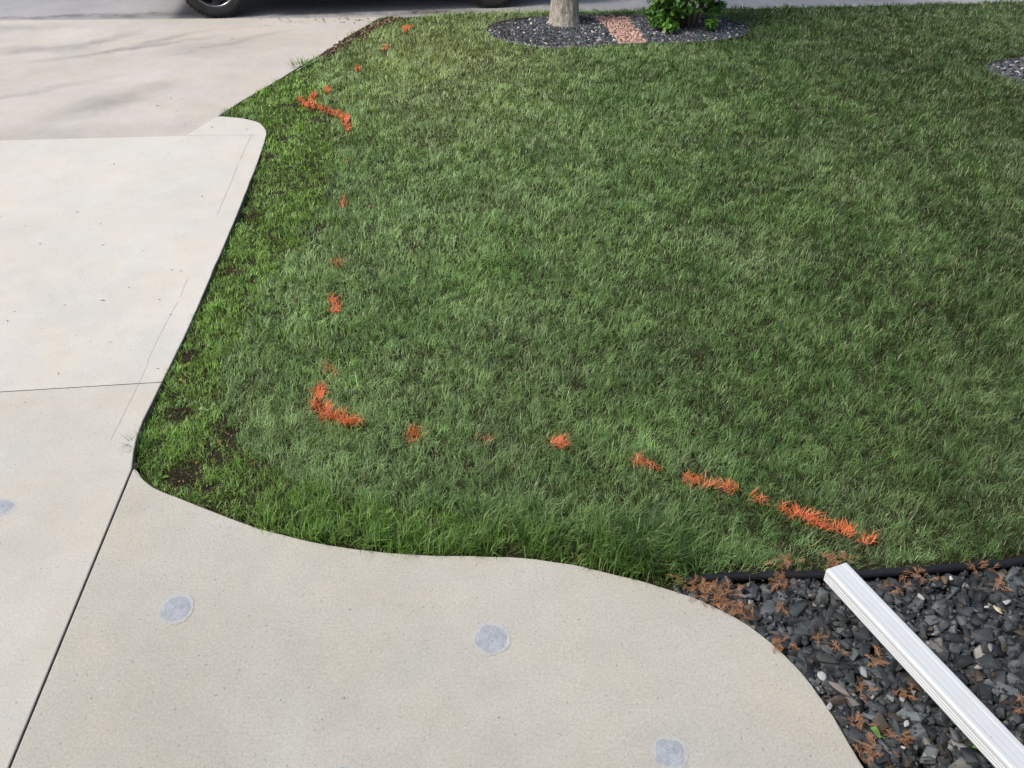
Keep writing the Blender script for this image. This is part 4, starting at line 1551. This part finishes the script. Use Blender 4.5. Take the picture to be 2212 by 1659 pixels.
# ------------------------------------------------------------------ car
def car():
    Z0 = -0.03
    a = Vector((*G(473, 40.5, Z0), Z0)); b = Vector((*G(1067, 18.5, Z0), Z0))
    wb = (b - a).length
    yaw = math.atan2(b.y - a.y, b.x - a.x)
    TR = 0.375      # tyre radius
    TW = 0.26
    root = empty('parked_car', (a.x, a.y, Z0), yaw)
    tag(root, 'dark car parked at the kerb with black wheels beyond the driveway', 'car')
    paint = simple('car_paint', (0.012, 0.013, 0.016), 0.18, 0.6, 0.3, var=0.05)
    trim = simple('car_trim', (0.02, 0.02, 0.02), 0.7, 0.3)
    rub = M('tyre_rubber')
    nz = rub.noise(14, 5, 0.7)
    rub.base(rub.ramp(nz, [(0.35, (0.022, 0.022, 0.022)), (0.75, (0.055, 0.052, 0.048))]), 0.75, 0.35)
    rub.bump(rub.noise(60, 3, 0.7), 0.3, 0.004)
    rub = rub.m
    rimm = simple('gloss_black_rim', (0.012, 0.013, 0.016), 0.25, 0.6, 0.2, var=0.1)
    riml = simple('machined_rim_lip', (0.30, 0.32, 0.34), 0.3, 0.6, 0.9, var=0.1)
    glass = simple('car_glass', (0.02, 0.025, 0.028), 0.06, 0.8, 0.0, var=0.05)

    def lathe(prof, seg=72):
        bm = bmesh.new(); rows = []
        for r, y in prof:
            rows.append([bm.verts.new((r * math.cos(q / seg * 6.28318), y, r * math.sin(q / seg * 6.28318))) for q in range(seg)])
        for A, B in zip(rows[:-1], rows[1:]):
            for q in range(seg): bm.faces.new((A[q], A[(q + 1) % seg], B[(q + 1) % seg], B[q]))
        return bm

    def wheel(x, y, side):
        w = empty('wheel', (x, y, TR)); w.parent = root
        w.rotation_euler = (0, 0, 0 if side < 0 else math.pi)
        h = TW / 2
        R0 = TR
        prof = [(.245, -h + .02), (.262, -h + .004), (.285, -h), (.320, -h - .002), (.338, -h + .006), (.340, -h + .010), (.352, -h + .016), (R0 - .006, -h + .028), (R0, -h + .045),
                (R0, -.045), (R0 - .008, -.043), (R0 - .008, -.037), (R0, -.035), (R0, 0), (R0, .035), (R0 - .008, .037), (R0 - .008, .043), (R0, .045), (R0, h - .045), (R0 - .006, h - .028), (.35, h - .014),
                (.32, h), (.28, h), (.245, h - .02)]
        bm = lathe(prof, 96)
        # shoulder tread blocks
        k = 0
        for q in range(48):
            a0 = q / 48 * 6.28318; a1 = a0 + 0.075
            for yy0, yy1 in ((-h + .012, -h + .055), (h - .055, h - .012)):
                vs = []
                for rr in (R0 - .012, R0 + .0012):
                    for aa in (a0, a1):
                        for yy in (yy0, yy1): vs.append(bm.verts.new((rr * math.cos(aa), yy, rr * math.sin(aa))))
                for f in ((4, 5, 7, 6), (0, 1, 5, 4), (2, 6, 7, 3), (0, 4, 6, 2), (1, 3, 7, 5)): bm.faces.new([vs[i_] for i_ in f])
        bmesh.ops.recalc_face_normals(bm, faces=bm.faces[:])
        bm_obj('tyre', bm, rub, w, smooth=False)
        bm = lathe([(.245, h - .02), (.235, h - .03), (.22, -.02), (.225, -h + .05), (.236, -h + .02)], 72)
        bm_obj('barrel', bm, trim, w, smooth=True)
        bm = lathe([(.236, -h + .03), (.238, -h + .010), (.248, -h + .006), (.255, -h + .010), (.252, -h + .02)], 72)
        bm_obj('rim_lip', bm, riml, w, smooth=True)
        # spokes
        bm = bmesh.new()
        for q in range(6):
            a = q / 6 * 6.28318 + math.pi / 2 * 3
            ca, sa = math.cos(a), math.sin(a)
            def pt(rr, t, yy): return bm.verts.new((rr * ca - t * sa, yy, rr * sa + t * ca))
            sec = []
            for rr, t, yy in ((.03, .035, -h + .045), (.12, .030, -h + .030), (.20, .040, -h + .022), (.240, .055, -h + .020)):
                sec.append([pt(rr, -t, yy + .012), pt(rr, -t * .6, yy), pt(rr, t * .6, yy), pt(rr, t, yy + .012), pt(rr, t, yy + .05), pt(rr, -t, yy + .05)])
            for A, B in zip(sec[:-1], sec[1:]):
                for j in range(6): bm.faces.new((A[j], A[(j + 1) % 6], B[(j + 1) % 6], B[j]))
        bmesh.ops.recalc_face_normals(bm, faces=bm.faces[:])
        bm_obj('spokes', bm, rimm, w)
        bm = lathe([(.001, -h + .02), (.03, -h + .02), (.036, -h + .026), (.036, -h + .05)], 32)
        bm_obj('hub_cap', bm, rimm, w, smooth=True)
        bm = lathe([(.001, -.02), (.15, -.02), (.15, .0), (.001, .0)], 48)
        bm_obj('brake_disc', bm, simple('brake_disc', (0.2, 0.2, 0.2), .4, .5, .9), w)

    ytrack = TW / 2
    for x in (0, wb):
        wheel(x, ytrack, -1); wheel(x, ytrack + 1.65, 1)
    # body: side outline with wheel arches, extruded across and narrowed at the top
    W0, W1_ = -0.02, 1.95
    arch = TR + 0.075
    out = []
    out += [(-0.85, 0.42), (-0.92, 0.55), (-0.93, 0.80), (-0.80, 0.98), (-0.30, 1.06), (0.45, 1.12)]
    out += [(wb + 0.75, 1.15), (wb + 0.98, 1.02), (wb + 1.02, 0.60), (wb + 0.95, 0.42)]
    def arcp(cx):
        return [(cx + arch * math.cos(t), TR + arch * math.sin(t)) for t in np.linspace(math.asin((0.30 - TR) / arch), math.pi - math.asin((0.30 - TR) / arch), 20)]
    under = [(wb + arch + .02, 0.32)] + arcp(wb) + [(wb - arch - .02, 0.29), (arch + .02, 0.29)] + arcp(0) + [(-arch - .02, 0.32)]
    loop = out + under
    bm = bmesh.new()
    rings = []
    for yy, sc in ((W0 + .03, 1), (W0, 1), (W1_, 1), (W1_ - .0, 1)):
        rings.append([bm.verts.new((x, yy + (0.07 * max(0, z - 0.75) * (1 if yy < 1 else -1)), z)) for x, z in loop])
    a_, b_ = rings[1], rings[2]
    n = len(loop)
    for q in range(n): bm.faces.new((a_[q], a_[(q + 1) % n], b_[(q + 1) % n], b_[q]))
    f1 = bm.faces.new(a_[::-1]); f2 = bm.faces.new(b_)
    for v in rings[0] + rings[3]: bm.verts.remove(v)
    bmesh.ops.triangulate(bm, faces=[f1, f2])
    bmesh.ops.recalc_face_normals(bm, faces=bm.faces[:])
    bm_obj('body', bm, paint, root)
    # cabin
    bm = bmesh.new()
    base = [(0.45, 1.11), (1.15, 1.62), (1.5, 1.70), (wb - 0.1, 1.68), (wb + 0.55, 1.15)]
    lo_ = [bm.verts.new((x, 0.06 + (z - 1.1) * .25, z)) for x, z in base]; hi_ = [bm.verts.new((x, 1.87 - (z - 1.1) * .25, z)) for x, z in base]
    n = len(base)
    for q in range(n): bm.faces.new((lo_[q], lo_[(q + 1) % n], hi_[(q + 1) % n], hi_[q]))
    bm.faces.new(lo_[::-1]); bm.faces.new(hi_)
    bmesh.ops.recalc_face_normals(bm, faces=bm.faces[:])
    bm_obj('cabin', bm, paint, root)
    for x0, x1, x2, x3 in ((0.72, 1.24, 1.62, 1.62), (1.72, 1.72, wb - .15, wb + .12)):
        for s in (0, 1):
            bm = bmesh.new()
            vs = []
            for x, z in ((x0, 1.17), (x1, 1.60), (x2, 1.62), (x3, 1.19)):
                y_ = 0.06 + (z - 1.1) * .25 - .004
                vs.append(bm.verts.new((x, y_ if s == 0 else 1.93 - y_, z)))
            bm.faces.new(vs)
            bm_obj('window', bm, glass, root)
    bm = bmesh.new()
    bm.faces.new([bm.verts.new(p) for p in ((0.52, .16, 1.165), (0.52, 1.77, 1.165), (1.12, 1.66, 1.602), (1.12, .27, 1.602))])
    bm_obj('windscreen', bm, glass, root)
    # side steps / sill trim and underbody
    bm = bmesh.new()
    r = bmesh.ops.create_cube(bm, size=1)
    for v in bm.verts: v.co = (wb / 2 + v.co.x * (wb - 2 * arch - .1), 0.03 + v.co.y * .08, 0.27 + v.co.z * .06)
    bm_obj('sill', bm, trim, root)
    bm = bmesh.new()
    bmesh.ops.create_cube(bm, size=1)
    for v in bm.verts: v.co = (wb / 2 + v.co.x * (wb + 1.2), 0.965 + v.co.y * 1.2, 0.36 + v.co.z * .16)
    bm_obj('underbody', bm, trim, root)
    for s in (0, 1):
        bm = bmesh.new()
        bmesh.ops.create_cube(bm, size=1)
        for v in bm.verts: v.co = (-0.915 + v.co.x * .06, (0.22 if s == 0 else 1.71) + v.co.y * .3, 0.78 + v.co.z * .12)
        bm_obj('headlight', bm, simple('lamp_glass', (.6, .62, .65), .1, .6), root)
    return root


car()


# ------------------------------------------------------------------ unseen building behind the camera, added to soften the foreground light
def box(name, x0, x1, y0, y1, z0, z1, mat, parent):
    bm = bmesh.new()
    bmesh.ops.create_cube(bm, size=1)
    for v in bm.verts:
        v.co = (x0 if v.co.x < 0 else x1, y0 if v.co.y < 0 else y1, z0 if v.co.z < 0 else z1)
    return bm_obj(name, bm, mat, parent)


hroot = empty('added_house', (1.0, -1.9, -0.06))
tag(hroot, 'unseen tan sided building added behind the walkway to shade the foreground', 'added_house')
siding = simple('siding', (0.30, 0.27, 0.22), 0.8, 0.2, var=0.08)
roofm = simple('shingles', (0.06, 0.055, 0.05), 0.9, 0.1, var=0.3)
box('wall', -9, 8, -7, 0, 0, 5.4, siding, hroot)
bm = bmesh.new()
vs = [bm.verts.new(p) for p in ((-9.5, .5, 5.41), (8.5, .5, 5.41), (8.5, -3.5, 7.2), (-9.5, -3.5, 7.2), (8.5, -7.5, 5.41), (-9.5, -7.5, 5.41))]
for f in ((0, 1, 2, 3), (3, 2, 4, 5), (1, 4, 2), (0, 3, 5), (0, 5, 4, 1)): bm.faces.new([vs[q] for q in f])
bm_obj('roof', bm, roofm, hroot)
hg = simple('window_glass', (0.03, 0.035, 0.04), 0.1, 0.7)
for xa in (2.0, 5.0):
    fr = box('window', xa, xa + 1.3, 0.002, 0.06, 3.2, 4.5, M_white, hroot)
    box('pane', xa + .08, xa + 1.22, 0.062, 0.066, 3.28, 4.42, hg, fr)
